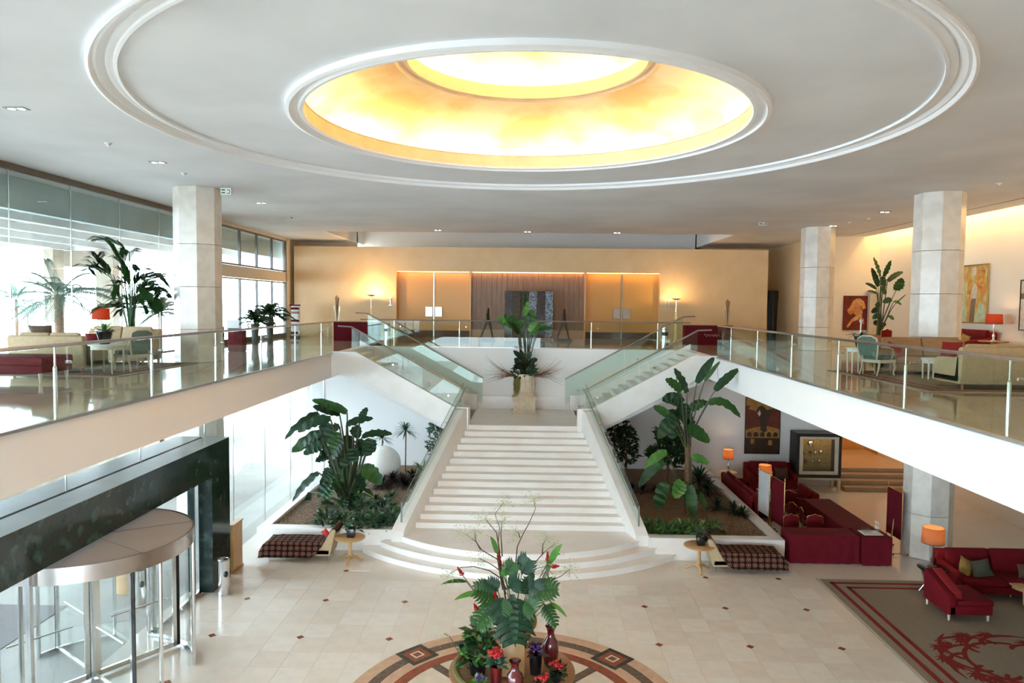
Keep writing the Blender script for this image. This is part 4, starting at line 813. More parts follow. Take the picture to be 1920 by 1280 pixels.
picture('abstract_painting', 'tall abstract painting of green and orange streaks on the right wall', (15.17, (ya + yb) / 2, (zt + zb) / 2), -PI / 2, ya - yb, zt - zb, 'art_a', 'brass',
        [('art_g', [(0, 0), (.25, 0), (.22, .35), (.18, .6), (.1, 1), (0, 1)]), ('art_o', [(.28, .5), (.45, .48), (.5, .62), (.42, .78), (.34, .95), (.3, .7)]), ('art_o', [(.62, .45), (.9, .6), (.92, .9), (.8, 1), (.62, .9), (.56, .6)]), ('art_w', [(.42, .38), (.62, .40), (.66, .62), (.56, .70), (.46, .6)]), ('art_w', [(.44, .82), (.6, .84), (.58, .98), (.46, .97)]), ('art_b', [(.40, 0), (.58, 0), (.60, .22), (.62, .42), (.46, .42), (.42, .2)]), ('art_g', [(.66, .02), (.96, .02), (.96, .3), (.72, .34)])], .04)
p = P(1917, 572, x=15.17); picture('abstract_painting', 'second abstract painting cut off by the right frame edge', (15.17, p.y - .62, p.z), -PI / 2, 1.35, 1.5, 'art_w', 'black', [('art_b', [(0, .62), (1, .70), (1, .78), (0, .74)]), ('art_o', [(.2, .2), (.6, .25), (.5, .5), (.25, .45)])], .03)
a = P(1583, 555, y=31.46); b = P(1624, 618, y=31.46)
mat('art_red', (.20, .012, .006), .5, scale=3, col2=(.09, .006, .004)); mat('art_cream', (.70, .42, .18), .5, scale=9, col2=(.55, .20, .05)); mat('art_tan', (.42, .13, .03), .5, scale=7, col2=(.58, .28, .10))
picture('horse_painting', 'red painting of a rearing cream horse by the far right column', ((a.x + b.x) / 2, 31.46, (a.z + b.z) / 2), 0, b.x - a.x, a.z - b.z, 'art_red', 'art_red',
        [('art_tan', [(.22, .62), (.34, .80), (.52, .84), (.72, .72), (.82, .52), (.76, .36), (.62, .34), (.50, .44), (.36, .52)]), ('art_cream', [(.14, .58), (.24, .66), (.38, .86), (.50, .92), (.56, .84), (.46, .74), (.34, .66), (.26, .54), (.18, .52)]), ('art_cream', [(.50, .92), (.68, .94), (.86, .84), (.94, .66), (.84, .60), (.72, .72), (.58, .80)]), ('art_tan', [(.18, .50), (.30, .44), (.40, .50), (.34, .56), (.22, .58)]), ('art_cream', [(.12, .08), (.20, .06), (.40, .24), (.62, .30), (.80, .40), (.72, .46), (.48, .40), (.30, .28)]), ('art_tan', [(.70, .40), (.84, .36), (.90, .18), (.82, .16), (.76, .28)])], .02)
mn = thing('wall_mantel', 'grey beige wall cabinet with thin overhanging top behind the tall plant', 'cabinet', ((P(1632, 600, y=31.3).x + P(1678, 600, y=31.3).x) / 2 - .25, 31.28, Z2)); zt = P(1645, 546, y=31.2).z - Z2
MB().box(-.36, .40, -.05, .2, 0, zt - .06).build('cabinet_body', 'wood_pale', mn, bevel=.01, seg=1); MB().box(-.46, .44, -.16, .2, zt - .06, zt).build('cabinet_top', 'white_paint', mn)
pq = P(1646, 640, y=28.0); pq.z = Z2; pot('plant_pot', 'terracotta planter of the tall plant by the right column', pq, .22, .30, .62, 'terracotta')
t = thing('strelitzia', 'tall paddle leaved plant in the terracotta planter', 'plant', (pq.x, pq.y, Z2 + .55))
leafplant(t, 28.0, (1540, 340), 4.266, [(470, 760, 415, 605, 45, 4), (455, 840, 400, 690, 45, 4), (500, 760, 555, 630, 45, 4), (530, 800, 655, 725, 45, 12), (600, 870, 640, 770, 85, 0), (440, 860, 350, 815, 30, 6), (450, 900, 365, 880, 35, 6), (480, 760, 500, 860, 80, 0), (470, 850, 520, 900, 60, 0), (560, 940, 490, 970, 50, 0), (580, 960, 640, 990, 40, 5), (460, 1010, 400, 1050, 45, 0), (470, 1060, 410, 1100, 50, 0), (450, 1110, 430, 1150, 50, 0), (540, 1070, 575, 1110, 40, 0), (500, 1130, 470, 1170, 50, 0), (590, 980, 680, 900, 10, 0), (470, 980, 430, 990, 40, 0)], 'leaf', (0, 0, 0), 0, jitter=.3, ragged=.05, mats=['leaf', 'leaf_dark'])
banquet('red backed chair standing behind the curved brown sofa', (P(1669, 640, y=26.5).x, 26.5, Z2), .2)
# ================================================================== landing urn
p = P(985, 775, z=ZL); up = thing('urn_pedestal', 'square stone pedestal on the stair landing', 'pedestal', (X0 + .03, 26.55, ZL))
MB().box(-.46, .46, -.34, .34, 0, .08).build('pedestal_foot', 'stone', up, bevel=.015); MB().box(-.41, .41, -.30, .30, .08, .50).build('pedestal_body', 'stone', up, bevel=.01); MB().box(-.46, .46, -.34, .34, .50, .60).build('pedestal_cap', 'stone', up, bevel=.02); MB().box(-.30, .30, -.315, -.30, .16, .42).build('panel', 'stone', up, bevel=.006)
un = thing('stone_urn', 'round carved stone urn on the landing pedestal', 'urn', (X0 + .03, 26.55, ZL + .6))
MB().lathe([(.001, 0), (.40, 0), (.42, .05), (.37, .09), (.35, .14), (.38, .2), (.36, .75), (.38, .80), (.36, .84), (.30, .84), (.30, .7), (.001, .7)], seg=28).build('urn_body', 'stone', un, smooth=40)
for k in range(12):
    a = k * PI / 6; MB().tube([(.37 * math.cos(a), .37 * math.sin(a), .22), (.40 * math.cos(a + .12), .40 * math.sin(a + .12), .45), (.375 * math.cos(a), .375 * math.sin(a), .72)], [.02, .03, .015], 5).build('carved_rib', 'stone', un, smooth=60)
t = thing('urn_arrangement', 'tall leaf and twig arrangement rising from the stone urn', 'flower arrangement', (X0 + .03, 26.55, ZL + 1.35))
leafplant(t, 26.5, (720, 480), 3.556, [(945, 340, 945, 250, 28, 0), (930, 400, 960, 300, 45, 0), (940, 450, 1005, 355, 60, 0), (890, 490, 755, 415, 70, 14), (905, 500, 800, 390, 70, 10), (965, 500, 1030, 440, 45, 8), (1030, 495, 1135, 485, 30, 8), (980, 520, 1060, 470, 40, 0), (900, 520, 830, 440, 60, 5), (885, 470, 770, 440, 60, 10), (990, 440, 1000, 370, 50, 0), (960, 420, 985, 350, 50, 0), (920, 480, 860, 400, 60, 0), (1000, 510, 1080, 450, 40, 8)], 'leaf', (0, 0, 0), 0, jitter=.25, ragged=.15, mats=['leaf', 'leaf_light'])
leafplant(t, 26.3, (720, 480), 3.556, [(930, 690, 860, 630, 50, 0), (900, 700, 865, 690, 50, 0), (960, 680, 985, 640, 55, 0), (930, 700, 910, 620, 40, 0), (980, 700, 1025, 690, 45, 0), (960, 730, 1020, 790, 55, 0), (930, 740, 930, 790, 60, 0), (960, 740, 985, 800, 50, 0), (900, 720, 880, 730, 50, 0)], 'leaf_dark', (0, 0, 0), 0, jitter=.3, ragged=.3)
bush(t, 260, .45, .5, 'leaf_dark', .22, .08, (0, 0, 0)); bush(t, 30, .2, .45, 'flower_red', .08, .05, (0, -.15, .2), 'red_blooms')
tw = MB()
for k in range(80):
    s = -1 if k % 2 else 1; a = random.uniform(-.5, .5); L = random.uniform(.7, 1.35); z1 = random.uniform(-.35, .55) * L; pts = [Vector((s * .15, -.05, -.02 + .1 * random.random()))]
    for i in range(1, 5): f = i / 4; pts.append(Vector((s * (.15 + L * f), -.1 + a * f, z1 * f * f + .12 * f + random.uniform(-.03, .03))))
    tw.tube(pts, [.008, .006, .005, .004, .002], 4)
tw.build('twigs', 'twig_red', t)
b = MB()
for k in range(60):
    x = random.uniform(-.38, -.18); b.blade([(x, -.38, .0), (x + random.uniform(-.03, .03), -.42, -.25), (x + random.uniform(-.05, .05), -.40, -.45 - .35 * random.random())], .035, (0, -1, 0))
b.build('trailing_moss', 'moss', t)
# ================================================================== planter plants
LV = [(560, 195, 335, 370, 70, 25), (750, 190, 515, 105, 70, 10), (700, 200, 520, 150, 90, 5), (640, 235, 420, 320, 85, 20), (620, 255, 590, 435, 120, 0), (650, 330, 380, 455, 110, 25), (835, 245, 885, 155, 65, 0), (745, 270, 925, 230, 65, 8), (850, 350, 1052, 335, 65, 14), (760, 340, 765, 475, 115, 0), (915, 365, 880, 480, 110, 0), (830, 365, 850, 485, 80, 0), (690, 425, 560, 510, 120, 5), (850, 555, 980, 670, 115, 12), (700, 570, 570, 670, 95, 10), (560, 590, 385, 785, 65, 20), (640, 660, 560, 760, 95, 10), (690, 320, 640, 440, 90, 0), (720, 380, 650, 500, 100, 0), (800, 280, 830, 360, 90, 0), (700, 460, 640, 560, 100, 0), (780, 560, 760, 640, 90, 0), (500, 720, 480, 830, 45, 0), (600, 400, 460, 470, 90, 10), (760, 440, 720, 560, 100, 0), (660, 690, 600, 770, 80, 0), (740, 740, 745, 830, 70, 0), (620, 480, 540, 520, 70, 0), (580, 330, 440, 420, 80, 8), (700, 280, 620, 330, 80, 5), (790, 420, 800, 520, 90, 0), (720, 500, 660, 600, 90, 0), (820, 600, 860, 700, 70, 0), (680, 600, 700, 720, 80, 0), (780, 660, 800, 780, 70, 0), (640, 560, 600, 640, 80, 0), (860, 420, 940, 400, 60, 6)]
pl_ = P(655, 950, z=.52); t = thing('banana_plant', 'big dark banana like plant in the left planter', 'plant', pl_)
leafplant(t, pl_.y, (440, 720), 3.557, LV, 'leaf', (0, 0, 0), 0, jitter=.7, ragged=.22, sr=.035, mats=['leaf_dark', 'leaf', 'leaf_dark', 'leaf_dark'])
bush(t, 60, .5, 1.0, 'leaf', .5, .16, (0, 0, 0), 'lower_leaves', mats=['leaf_dark', 'leaf'])
RV = [(830, 262, 940, 100, 60, 8), (880, 250, 978, 125, 30, 4), (945, 310, 1097, 172, 60, 8), (905, 390, 1105, 482, 65, 45), (768, 322, 685, 170, 62, 6), (728, 318, 630, 240, 70, 12), (740, 390, 612, 375, 95, 20), (660, 480, 555, 410, 60, 8), (745, 390, 750, 510, 95, 0), (790, 430, 905, 390, 75, 12), (700, 480, 585, 615, 95, 12), (770, 545, 908, 640, 85, 15), (690, 480, 670, 615, 100, 0), (660, 430, 700, 520, 90, 0), (625, 765, 462, 922, 75, 30), (640, 700, 505, 795, 65, 20), (640, 890, 575, 1055, 100, 5), (735, 880, 690, 990, 100, 0), (785, 905, 812, 1115, 80, 0), (795, 740, 905, 775, 65, 15), (850, 960, 885, 1065, 50, 5), (760, 470, 800, 560, 90, 0), (720, 540, 700, 600, 70, 0)]
pr_ = P(1290, 962, z=.52); t = thing('traveller_tree', 'tall strelitzia tree in the right planter', 'plant', pr_); tk = P(1060 + 772 / 3.369, 640 + 590 / 3.369, y=pr_.y) - pr_
MB().tube([(0, 0, 0), tk * .35 + Vector((-.02, 0, 0)), tk * .7, tk], [.14, .10, .08, .10], 10).build('trunk', 'trunk', t, smooth=60)
leafplant(t, pr_.y, (1060, 640), 3.369, RV[:14] + RV[21:], 'leaf', tuple(tk * .85), 0, jitter=.45, ragged=.15, sr=.022, mats=['leaf_dark', 'leaf'])
leafplant(t, pr_.y - .2, (1060, 640), 3.369, RV[14:21], 'leaf', (0, 0, .3), 0, jitter=.35, ragged=.2, sr=.025, mats=['leaf', 'leaf_light'])
def shrub(name, label, px, py, m, n, R, h, L=.18, wd=.06, mats=None, z=.52, kind='bush', D=None):
    p = P(px, py, z=z) if D is None else Vector((P(px, py, y=D).x, D, z)); t = thing(name, label, 'plant', p)
    if kind == 'bush':
        bush(t, n, R, h, m, L, wd, mats=mats)
        MB().tube([(0, 0, 0), (.02, 0, h * .6)], .02, 6).build('stem', 'stem', t)
    elif kind == 'spike': rosette(t, n, L, wd, m, h, -.2, 1.4, .35); (MB().tube([(0, 0, 0), (.02, 0, h)], .025, 6).build('stem', 'trunk', t) if h > .1 else None)
    elif kind == 'tree':
        MB().tube([(0, 0, 0), (.03, 0, h * .5), (0, 0, h * .8)], [.05, .04, .02], 6).build('trunk', 'trunk', t); bush(t, n, R, h * .62, m, L, wd, (0, 0, h * .38), mats=mats)
    return t
sb_ = P(719, 890, y=24.9); o = MB().ball((0, 0, 0), .61, seg=40, rings=24).build('garden_sphere', 'sphere_white', smooth=80); o.location = (P(719, 870, y=24.9).x, 24.9, .52 + .61); tag(o, 'big white sphere standing in the left planter', 'sphere')
shrub('dracaena', 'spiky dracaena behind the white sphere', 760, 905, 'leaf_blue', 70, .3, 1.55, .55, .04, kind='spike', D=26.2)
shrub('dracaena', 'lower spiky dracaena just left of the white sphere', 716, 905, 'leaf_blue', 60, .3, 1.2, .5, .04, kind='spike', D=26.4)
shrub('ficus_shrub', 'leafy grey green shrub against the left stair glass', 820, 880, 'leaf_blue', 240, .4, 2.0, .2, .09, D=25.6, kind='tree')
shrub('fern', 'light green fern by the left stair kerb', 793, 905, 'leaf_light', 40, .1, .35, .75, .06, kind='spike', D=24.6)
for k, (px, py, lab) in enumerate(((735, 905, 'nearest the sphere'), (757, 912, 'in the middle'), (775, 905, 'nearest the stairs'), (715, 915, 'below the sphere'))):
    shrub('wine_plant', 'dark wine leaved plant in the left planter, ' + lab, px, py, 'leaf_wine', 90, .3, .1, .62, .06, kind='spike')
for k, (px, py, lab) in enumerate(((615, 985, 'left end of the front row'), (645, 990, 'below the banana plant'), (675, 990, 'second from the banana plant'), (700, 990, 'third from the banana plant'), (725, 990, 'fourth from the banana plant'), (748, 985, 'next to the glass'), (680, 965, 'behind the front row'), (720, 960, 'behind the front row near the glass'))):
    shrub('ground_cover', 'low glossy ground cover in the left planter, ' + lab, px, py, 'leaf', 95, .34, .38, .24, .075, mats=['leaf_dark', 'leaf', 'leaf_blue'])
for k, (px, py, lab) in enumerate(((705, 945, 'left'), (735, 935, 'right'), (612, 950, 'far left'))): shrub('lily_clump', 'grassy lily clump in the left planter, %s one' % lab, px, py, 'leaf', 40, .2, .08, .5, .035, kind='spike')
for k, (px, py, lab) in enumerate(((1222, 1000, 'next to the glass'), (1250, 1002, 'second from the glass'), (1278, 1002, 'third from the glass'), (1305, 1002, 'fourth from the glass'), (1335, 1000, 'right end of the row'))):
    shrub('ground_cover', 'low light green ground cover in the right planter, ' + lab, px, py, 'leaf', 80, .3, .3, .2, .07, mats=['leaf_light', 'leaf', 'leaf'])
for k, (px, py, lab) in enumerate(((1345, 955, 'left'), (1375, 962, 'middle'), (1392, 968, 'right'))): shrub('dark_clump', 'low dark strap leaf clump by the right planter rim, %s' % lab, px, py, 'leaf_dark', 46, .25, .06, .5, .05, kind='spike')
shrub('dark_clump', 'dark strap leaf clump below the right banana trunk', 1325, 925, 'leaf_dark', 50, .25, .1, .7, .06, kind='spike')
for k, (px, py, lab) in enumerate(((1150, 905, 'tallest, against the stair glass'), (1172, 900, 'right of the tallest'))): shrub('ficus_tree', 'dark leafy ficus tree behind the right stair glass, ' + lab, px, py, 'leaf_dark', 420, .55 - .1 * k, 2.5 - .5 * k, .2, .09, D=25.7 - 1.2 * k, kind='tree')
shrub('broad_bush', 'broad leaved bush behind the right strelitzia tree', 1250, 900, 'leaf', 230, .55, 1.9, .4, .16, D=24.6, kind='tree', mats=['leaf_dark', 'leaf'])
shrub('palm_bush', 'feathery dark bush right of the strelitzia trunk', 1310, 920, 'leaf_dark', 60, .3, .5, .9, .06, kind='spike', D=23.4)
for px in (1185, 1205, 1225): shrub('wine_plant', 'small dark wine plant in the right planter, ' + {1185: 'nearest the ficus', 1205: 'middle', 1225: 'nearest the broad bush'}[px], px, 900, 'leaf_wine', 24, .2, .05, .5, .05, kind='spike', D=23.8)
# ================================================================== chaises, pedestal tables, bin and board near the stairs
def throw_mat():
    m = bpy.data.materials.new('throw'); m.use_nodes = True; nt = m.node_tree; b = nt.nodes['Principled BSDF']; b.inputs['Roughness'].default_value = .95; b.inputs['Specular IOR Level'].default_value = .15
    tc = nt.nodes.new('ShaderNodeTexCoord'); sp = nt.nodes.new('ShaderNodeSeparateXYZ'); sb = nt.nodes.new('ShaderNodeMath'); sb.operation = 'ADD'; cb = nt.nodes.new('ShaderNodeCombineXYZ'); nt.links.new(tc.outputs['Object'], sp.inputs[0]); nt.links.new(sp.outputs[1], sb.inputs[0]); nt.links.new(sp.outputs[2], sb.inputs[1]); nt.links.new(sp.outputs[0], cb.inputs[0]); nt.links.new(sb.outputs[0], cb.inputs[1])
    v1 = nt.nodes.new('ShaderNodeTexVoronoi'); v1.voronoi_dimensions = '2D'; v1.inputs['Scale'].default_value = 6.2; v1.inputs['Randomness'].default_value = .05; nt.links.new(cb.outputs[0], v1.inputs['Vector'])
    v2 = nt.nodes.new('ShaderNodeTexVoronoi'); v2.voronoi_dimensions = '2D'; v2.inputs['Scale'].default_value = 18.6; v2.inputs['Randomness'].default_value = .1; nt.links.new(cb.outputs[0], v2.inputs['Vector'])
    r1 = nt.nodes.new('ShaderNodeValToRGB'); r1.color_ramp.elements[0].position = .37; r1.color_ramp.elements[0].color = (1, 1, 1, 1); r1.color_ramp.elements[1].position = .42; r1.color_ramp.elements[1].color = (0, 0, 0, 1)
    r2 = nt.nodes.new('ShaderNodeValToRGB'); e = r2.color_ramp.elements; e[0].position = .20; e[0].color = (0, 0, 0, 1); e[1].position = .27; e[1].color = (1, 1, 1, 1); e2 = e.new(.42); e2.color = (1, 1, 1, 1); e3 = e.new(.47); e3.color = (0, 0, 0, 1)
    mm = nt.nodes.new('ShaderNodeMath'); mm.operation = 'MULTIPLY'; mx_ = nt.nodes.new('ShaderNodeMix'); mx_.data_type = 'RGBA'
    mx_.inputs['A'].default_value = (.018, .010, .010, 1); mx_.inputs['B'].default_value = (.32, .14, .09, 1)
    nt.links.new(v1.outputs['Distance'], r1.inputs[0]); nt.links.new(v2.outputs['Distance'], r2.inputs[0]); nt.links.new(r1.outputs[0], mm.inputs[0]); nt.links.new(r2.outputs[0], mm.inputs[1]); nt.links.new(mm.outputs[0], mx_.inputs['Factor']); nt.links.new(mx_.outputs['Result'], b.inputs['Base Color']); MATS['throw'] = m
throw_mat()
def chaise(label, loc, s, tl):
    """long low chaise along x, raised head at the s end (+1 right, -1 left)"""
    t = thing('chaise', label, 'chaise', loc); 
    MB().box(-.86, .86, -.33, .33, .16, .34).build('base', 'beige_fabric', t, bevel=.03); MB().box(-.85, .6, -.32, .32, .33, .44).build('seat', 'beige_fabric', t, bevel=.05)
    MB().prism([(s * x, z) for x, z in ((.45, .18), (.86, .18), (1.02, .84), (.96, .88), (.88, .86), (.66, .46), (.45, .44))], -.33, .33, 'y').build('headrest', 'beige_fabric', t, bevel=.03)
    for x in (-.78, .78):
        for y in (-.26, .26): MB().tube([(x, y, 0), (x, y, .17)], .014, 8).build('leg', 'chrome', t)
    g = MB(); nx, ny = 26, 18; vs = []; fs = []
    prof = [(-1.02, .20), (-.93, .36), (-.84, .455), (-.5, .47), (.1, .47), (.5, .475), (.68, .52), (.82, .74), (.92, .90), (1.0, .90), (1.05, .78)]
    for i in range(nx + 1):
        f = i / nx * (len(prof) - 1); j = min(int(f), len(prof) - 2); x = prof[j][0] + (prof[j + 1][0] - prof[j][0]) * (f - j); z = prof[j][1] + (prof[j + 1][1] - prof[j][1]) * (f - j); raised = max(0, min(1, (x - .45) / .3))
        for k in range(ny + 1):
            c = k / ny * 2 - 1; c *= 1 - .45 * raised; y = c * .60; zz = z + .04 * (1 - raised)
            if abs(y) > .335: zz = z - (abs(y) - .335) * 1.35 * (1 - raised * .3); y = math.copysign(.335 + (abs(y) - .335) * .25 + .012, y)
            zz += .008 * math.sin(x * 23 + c * 5) + .006 * math.sin(c * 17 + x * 7)
            vs.append((s * x, y, max(zz + .012, .13)))
    for i in range(nx):
        for k in range(ny): a = i * (ny + 1) + k; fs.append((a, a + ny + 1, a + ny + 2, a + 1))
    o = MB().add(vs, fs).build('throw_blanket', 'throw', smooth=80); o.location = loc; tag(o, tl, 'blanket'); md = o.modifiers.new('thick', 'SOLIDIFY'); md.thickness = .012
    return t
a = P(499, 1057, z=0); chaise('beige chaise left of the stairs under a patterned throw', (-6.0, 18.55, 0), 1, 'dark throw with pink rosettes on the left chaise')
chaise('beige chaise right of the stairs under a patterned throw', (5.62, 18.3, 0), -1, 'dark throw with pink rosettes on the right chaise')
b = cushion('small coral red bolster on the head of the left chaise', (-5.24, 18.32, .72), (0, .9, .2), (.30, .16), 'flower_red')
for (px, py, lab) in ((656.5, 1054, 'left'), (1310, 1070, 'right')):
    p = P(px, py, z=0); round_table('pedestal_table', 'round light wood pedestal table %s of the stairs' % lab, p, .39, .68, 'wood_light', 'wood_light', 'pedestal')
    o = MB().prism([(-.10, -.10), (.10, -.10), (.10, .10), (-.10, .10)], 0, .24).build('square_vase', 'black_gloss', bevel=.02); o.location = p + Vector((.03, 0, .68)); tag(o, 'dark square vase on the %s pedestal table' % lab, 'vase')
    t = thing('small_plant', 'sparse twiggy plant in the dark vase on the %s pedestal table' % lab, 'plant', p + Vector((.03, 0, .90))); bush(t, 26, .12, .25, 'leaf_blue', .16, .04, (0, 0, 0)); bush(t, 8, .1, .3, 'twig_red', .1, .03, (0, 0, .05), 'buds')
bin_('chrome ash bin beside the green marble portal', P(420, 1114, z=0), .83, .13, True)
bin_('chrome ash bin outside beyond the revolving door', (-8.6, 15.4, 0), .83, .13, True)
p = P(430, 1079, z=0); t = thing('wood_lectern', 'tall light wood panel standing behind the green portal', 'lectern', (-7.36, 17.6, 0)); MB().box(-.06, .06, -.28, .28, .06, 1.2).build('panel', 'wood_light', t, bevel=.01, seg=1); MB().box(-.08, .08, -.30, .30, 1.2, 1.24).build('top', 'wood_light', t, bevel=.006, seg=1); MB().box(-.08, .08, -.3, .3, 0, .06).build('foot', 'wood_mid', t)
o = MB().lathe([(.001, 0), (.28, 0), (.36, .62), (.33, .62), (.26, .05), (.001, .05)], seg=24).build('planter_tub', 'wood_light', smooth=40); o.location = (-9.3, 16.2, 0); tag(o, 'tan planter tub outside the revolving door', 'pot')
# ================================================================== lower right lounge
def draped(label, x0, x1, y0, y1, h=.75):
    t = thing('draped_table', label, 'table', ((x0 + x1) / 2, (y0 + y1) / 2, 0)); hw, hd = (x1 - x0) / 2, (y1 - y0) / 2; per = []; st_ = .06
    def seg_(a, b, n):
        for i in range(n): f = i / n; per.append((a[0] + (b[0] - a[0]) * f, a[1] + (b[1] - a[1]) * f))
    c = [(-hw, -hd), (hw, -hd), (hw, hd), (-hw, hd)]
    for i in range(4):
        a, b = c[i], c[(i + 1) % 4]; seg_(a, b, max(4, int(math.hypot(b[0] - a[0], b[1] - a[1]) / st_)))
    vs = []; N_ = len(per)
    for zi, z in enumerate((h, h - .03, .4, .012)):
        for i, (x, y) in enumerate(per):
            k = (0, .004, .012, .022)[zi] * (.5 + math.sin(i * 1.3) * .5 + .3 * math.sin(i * .37)); m_ = max(abs(x) / hw, abs(y) / hd)
            dx, dy = (math.copysign(1, x), 0) if abs(x) / hw > abs(y) / hd else (0, math.copysign(1, y)); vs.append((x + dx * k, y + dy * k, z))
    fs = [tuple(range(N_))] + [(j * N_ + (i + 1) % N_, j * N_ + i, (j + 1) * N_ + i, (j + 1) * N_ + (i + 1) % N_) for j in range(3) for i in range(N_)]
    MB().add(vs, fs).build('tablecloth', 'maroon', t, smooth=50); MB().box(-hw + .02, hw - .02, -hd + .02, hd - .02, h - .05, h - .005).build('table_board', 'wood_mid', t); legs4(t, (-hw + .1, hw - .1), (-hd + .1, hd - .1), h - .05, .02, .02, 'steel')
    return t
draped('long maroon draped table facing the lobby', 6.98, 8.80, 18.8, 19.5); draped('small maroon draped table carrying the bottle tray', 8.86, 9.62, 18.72, 19.48); draped('long maroon draped table running toward the back wall', 8.72, 9.55, 19.54, 22.5)
for (x, y, rz, lab) in ((7.55, 20.05, .08, 'left of the two facing the lobby behind the maroon table'), (8.2, 20.05, -.05, 'right of the two facing the lobby behind the maroon table'), (8.25, 21.55, PI / 2 + .2, 'farther one turned sideways at the long maroon table'), (8.3, 20.95, PI / 2 - .1, 'nearer one turned sideways at the long maroon table')): banquet('red banquet chair, ' + lab, (x, y, 0), rz)
banquet('red banquet chair with gold frame behind the white board', (8.35, 22.75, 0), -.4)
tr = thing('tray', 'white tray on the small maroon table', 'tray', (9.22, 19.08, .755)); MB().prism([(-.26, -.2), (.26, -.2), (.26, .2), (-.26, .2)], 0, .018).build('tray_plate', 'white_paint', tr, bevel=.008, seg=1)
gl = None
for i in range(4):
    for j in range(4):
        l = (9.22 - .20 + .075 * i, 19.08 - .14 + .085 * j, .775)
        if i == 3 and j < 3:
            t = thing('water_bottle', 'clear water bottle on the white tray, ' + ('front one', 'middle one', 'back one')[j], 'bottle', (l[0] + .12, l[1] + .02, l[2]), group='bottles on the white tray'); MB().lathe([(.001, 0), (.036, 0), (.036, .16), (.014, .22), (.014, .27), (.001, .27)], seg=14).build('bottle_body', 'glass_clear', t, smooth=40); MB().lathe([(.001, .30), (.016, .30), (.016, .27), (.001, .27)], seg=10).build('cap', 'white_paint', t)
        else:
            if gl is None:
                gl = MB().lathe([(.001, 0), (.026, 0), (.030, .10), (.028, .10), (.024, .01), (.001, .01)], seg=12).build('drinking_glass', 'glass_clear', smooth=40); tag(gl, 'small clear drinking glass in the rows on the white tray', 'glass', 'glasses on the white tray'); gl.location = l
            else: o = gl.copy(); C.objects.link(o); o.location = l
def board(label, x, y0, y1, m, zb=.42, zt=1.72, wood=False):
    t = thing('display_board', label, 'screen', (x, (y0 + y1) / 2, 0)); h = (y1 - y0) / 2
    for s in (-1, 1):
        MB().tube([(0, s * h, .04), (0, s * h, zt + .06)], .016, 8).build('pole', 'brass', t); MB().lathe([(.001, zt + .16), (.012, zt + .12), (.024, zt + .08), (.016, zt + .05), (.001, zt + .05)], 0, s * h, 0, 10).build('finial', 'brass', t)
        MB().tube([(-.22, s * h, .05), (.22, s * h, .05)], .016, 6).build('foot', 'wood_light' if wood else 'brass', t)
        for q in (-.2, .2): MB().ball((q, s * h, .028), .028, seg=8, rings=6).build('castor', 'black', t)
    MB().box(-.015, .015, -h + .02, h - .02, zb, zt).build('panel', m, t); MB().tube([(0, -h, zt), (0, h, zt)], .01, 6).build('rail', 'brass', t); MB().tube([(0, -h, zb), (0, h, zb)], .01, 6).build('rail', 'brass', t)
    if wood: MB().tube([(-.1, 0, .05), (.0, 0, .9)], .02, 6).build('easel_strut', 'wood_light', t)
    t.rotation_euler = (0, 0, 0); return t
board('white folding display board with gold poles by the right planter', 7.30, 21.55, 22.3, 'screen_white').rotation_euler = (0, 0, .12)
board('maroon display board with gold poles beside the white one', 7.38, 20.5, 21.4, 'maroon').rotation_euler = (0, 0, .08)
board('maroon display board on castors in front of the lower column', 10.28, 19.55, 20.35, 'maroon', wood=True)
sofa('sofa', 'long red sofa along the right planter wall', (7.42, 24.0, 0), PI / 2, 3.2, .82, .86, 'red_velvet', ncush=3)
sofa('sofa', 'red sofa against the back wall under the dark painting', (9.05, 26.55, 0), 0, 1.75, .9, .92, 'red_velvet', ncush=2)
sofa('sofa', 'red armchair like sofa beside the long maroon table', (8.95, 23.6, 0), -PI / 2, 1.3, .85, .80, 'red_velvet', ncush=1, cat='armchair')
cushion('dark brown cushion on the red sofa under the painting', (9.4, 26.35, .66), (-.2, 0, 0), (.5, .42), 'brown_fabric')
round_table('side_table', 'round pale table in the corner between the two red sofas', (7.5, 26.6, 0), .34, .62, 'wood_pale', 'wood_mid', 'pedestal'); lamp('tan drum shade lamp in the corner below the painting', (7.5, 26.6, .62), .20, .36, .84, 'shade_tan', 'chrome', 14)
round_table('side_table', 'small wood table near the white board carrying a lamp', (8.12, 24.35, 0), .26, .55, 'wood_light', 'wood_mid', 'pedestal'); lamp('tan drum shade lamp between the red sofas', (8.12, 24.35, .55), .22, .36, .85, 'shade_tan', 'chrome', 14)
a = P(1399, 745, y=27.26); b = P(1460, 850, y=27.26)
mat('art_dark', (.035, .016, .010), .4, scale=4, col2=(.06, .03, .015)); mat('art_ochre', (.42, .22, .05), .5, scale=5, col2=(.30, .13, .03)); mat('art_rust', (.16, .03, .015), .5, scale=5, col2=(.10, .02, .01))
bowls = []
for k in range(5):
    cx = .12 + .19 * k; bowls.append(('art_dark', [(cx - .07, .345), (cx - .06, .30), (cx + .06, .30), (cx + .07, .345), (cx + .03, .385), (cx - .03, .385)]))
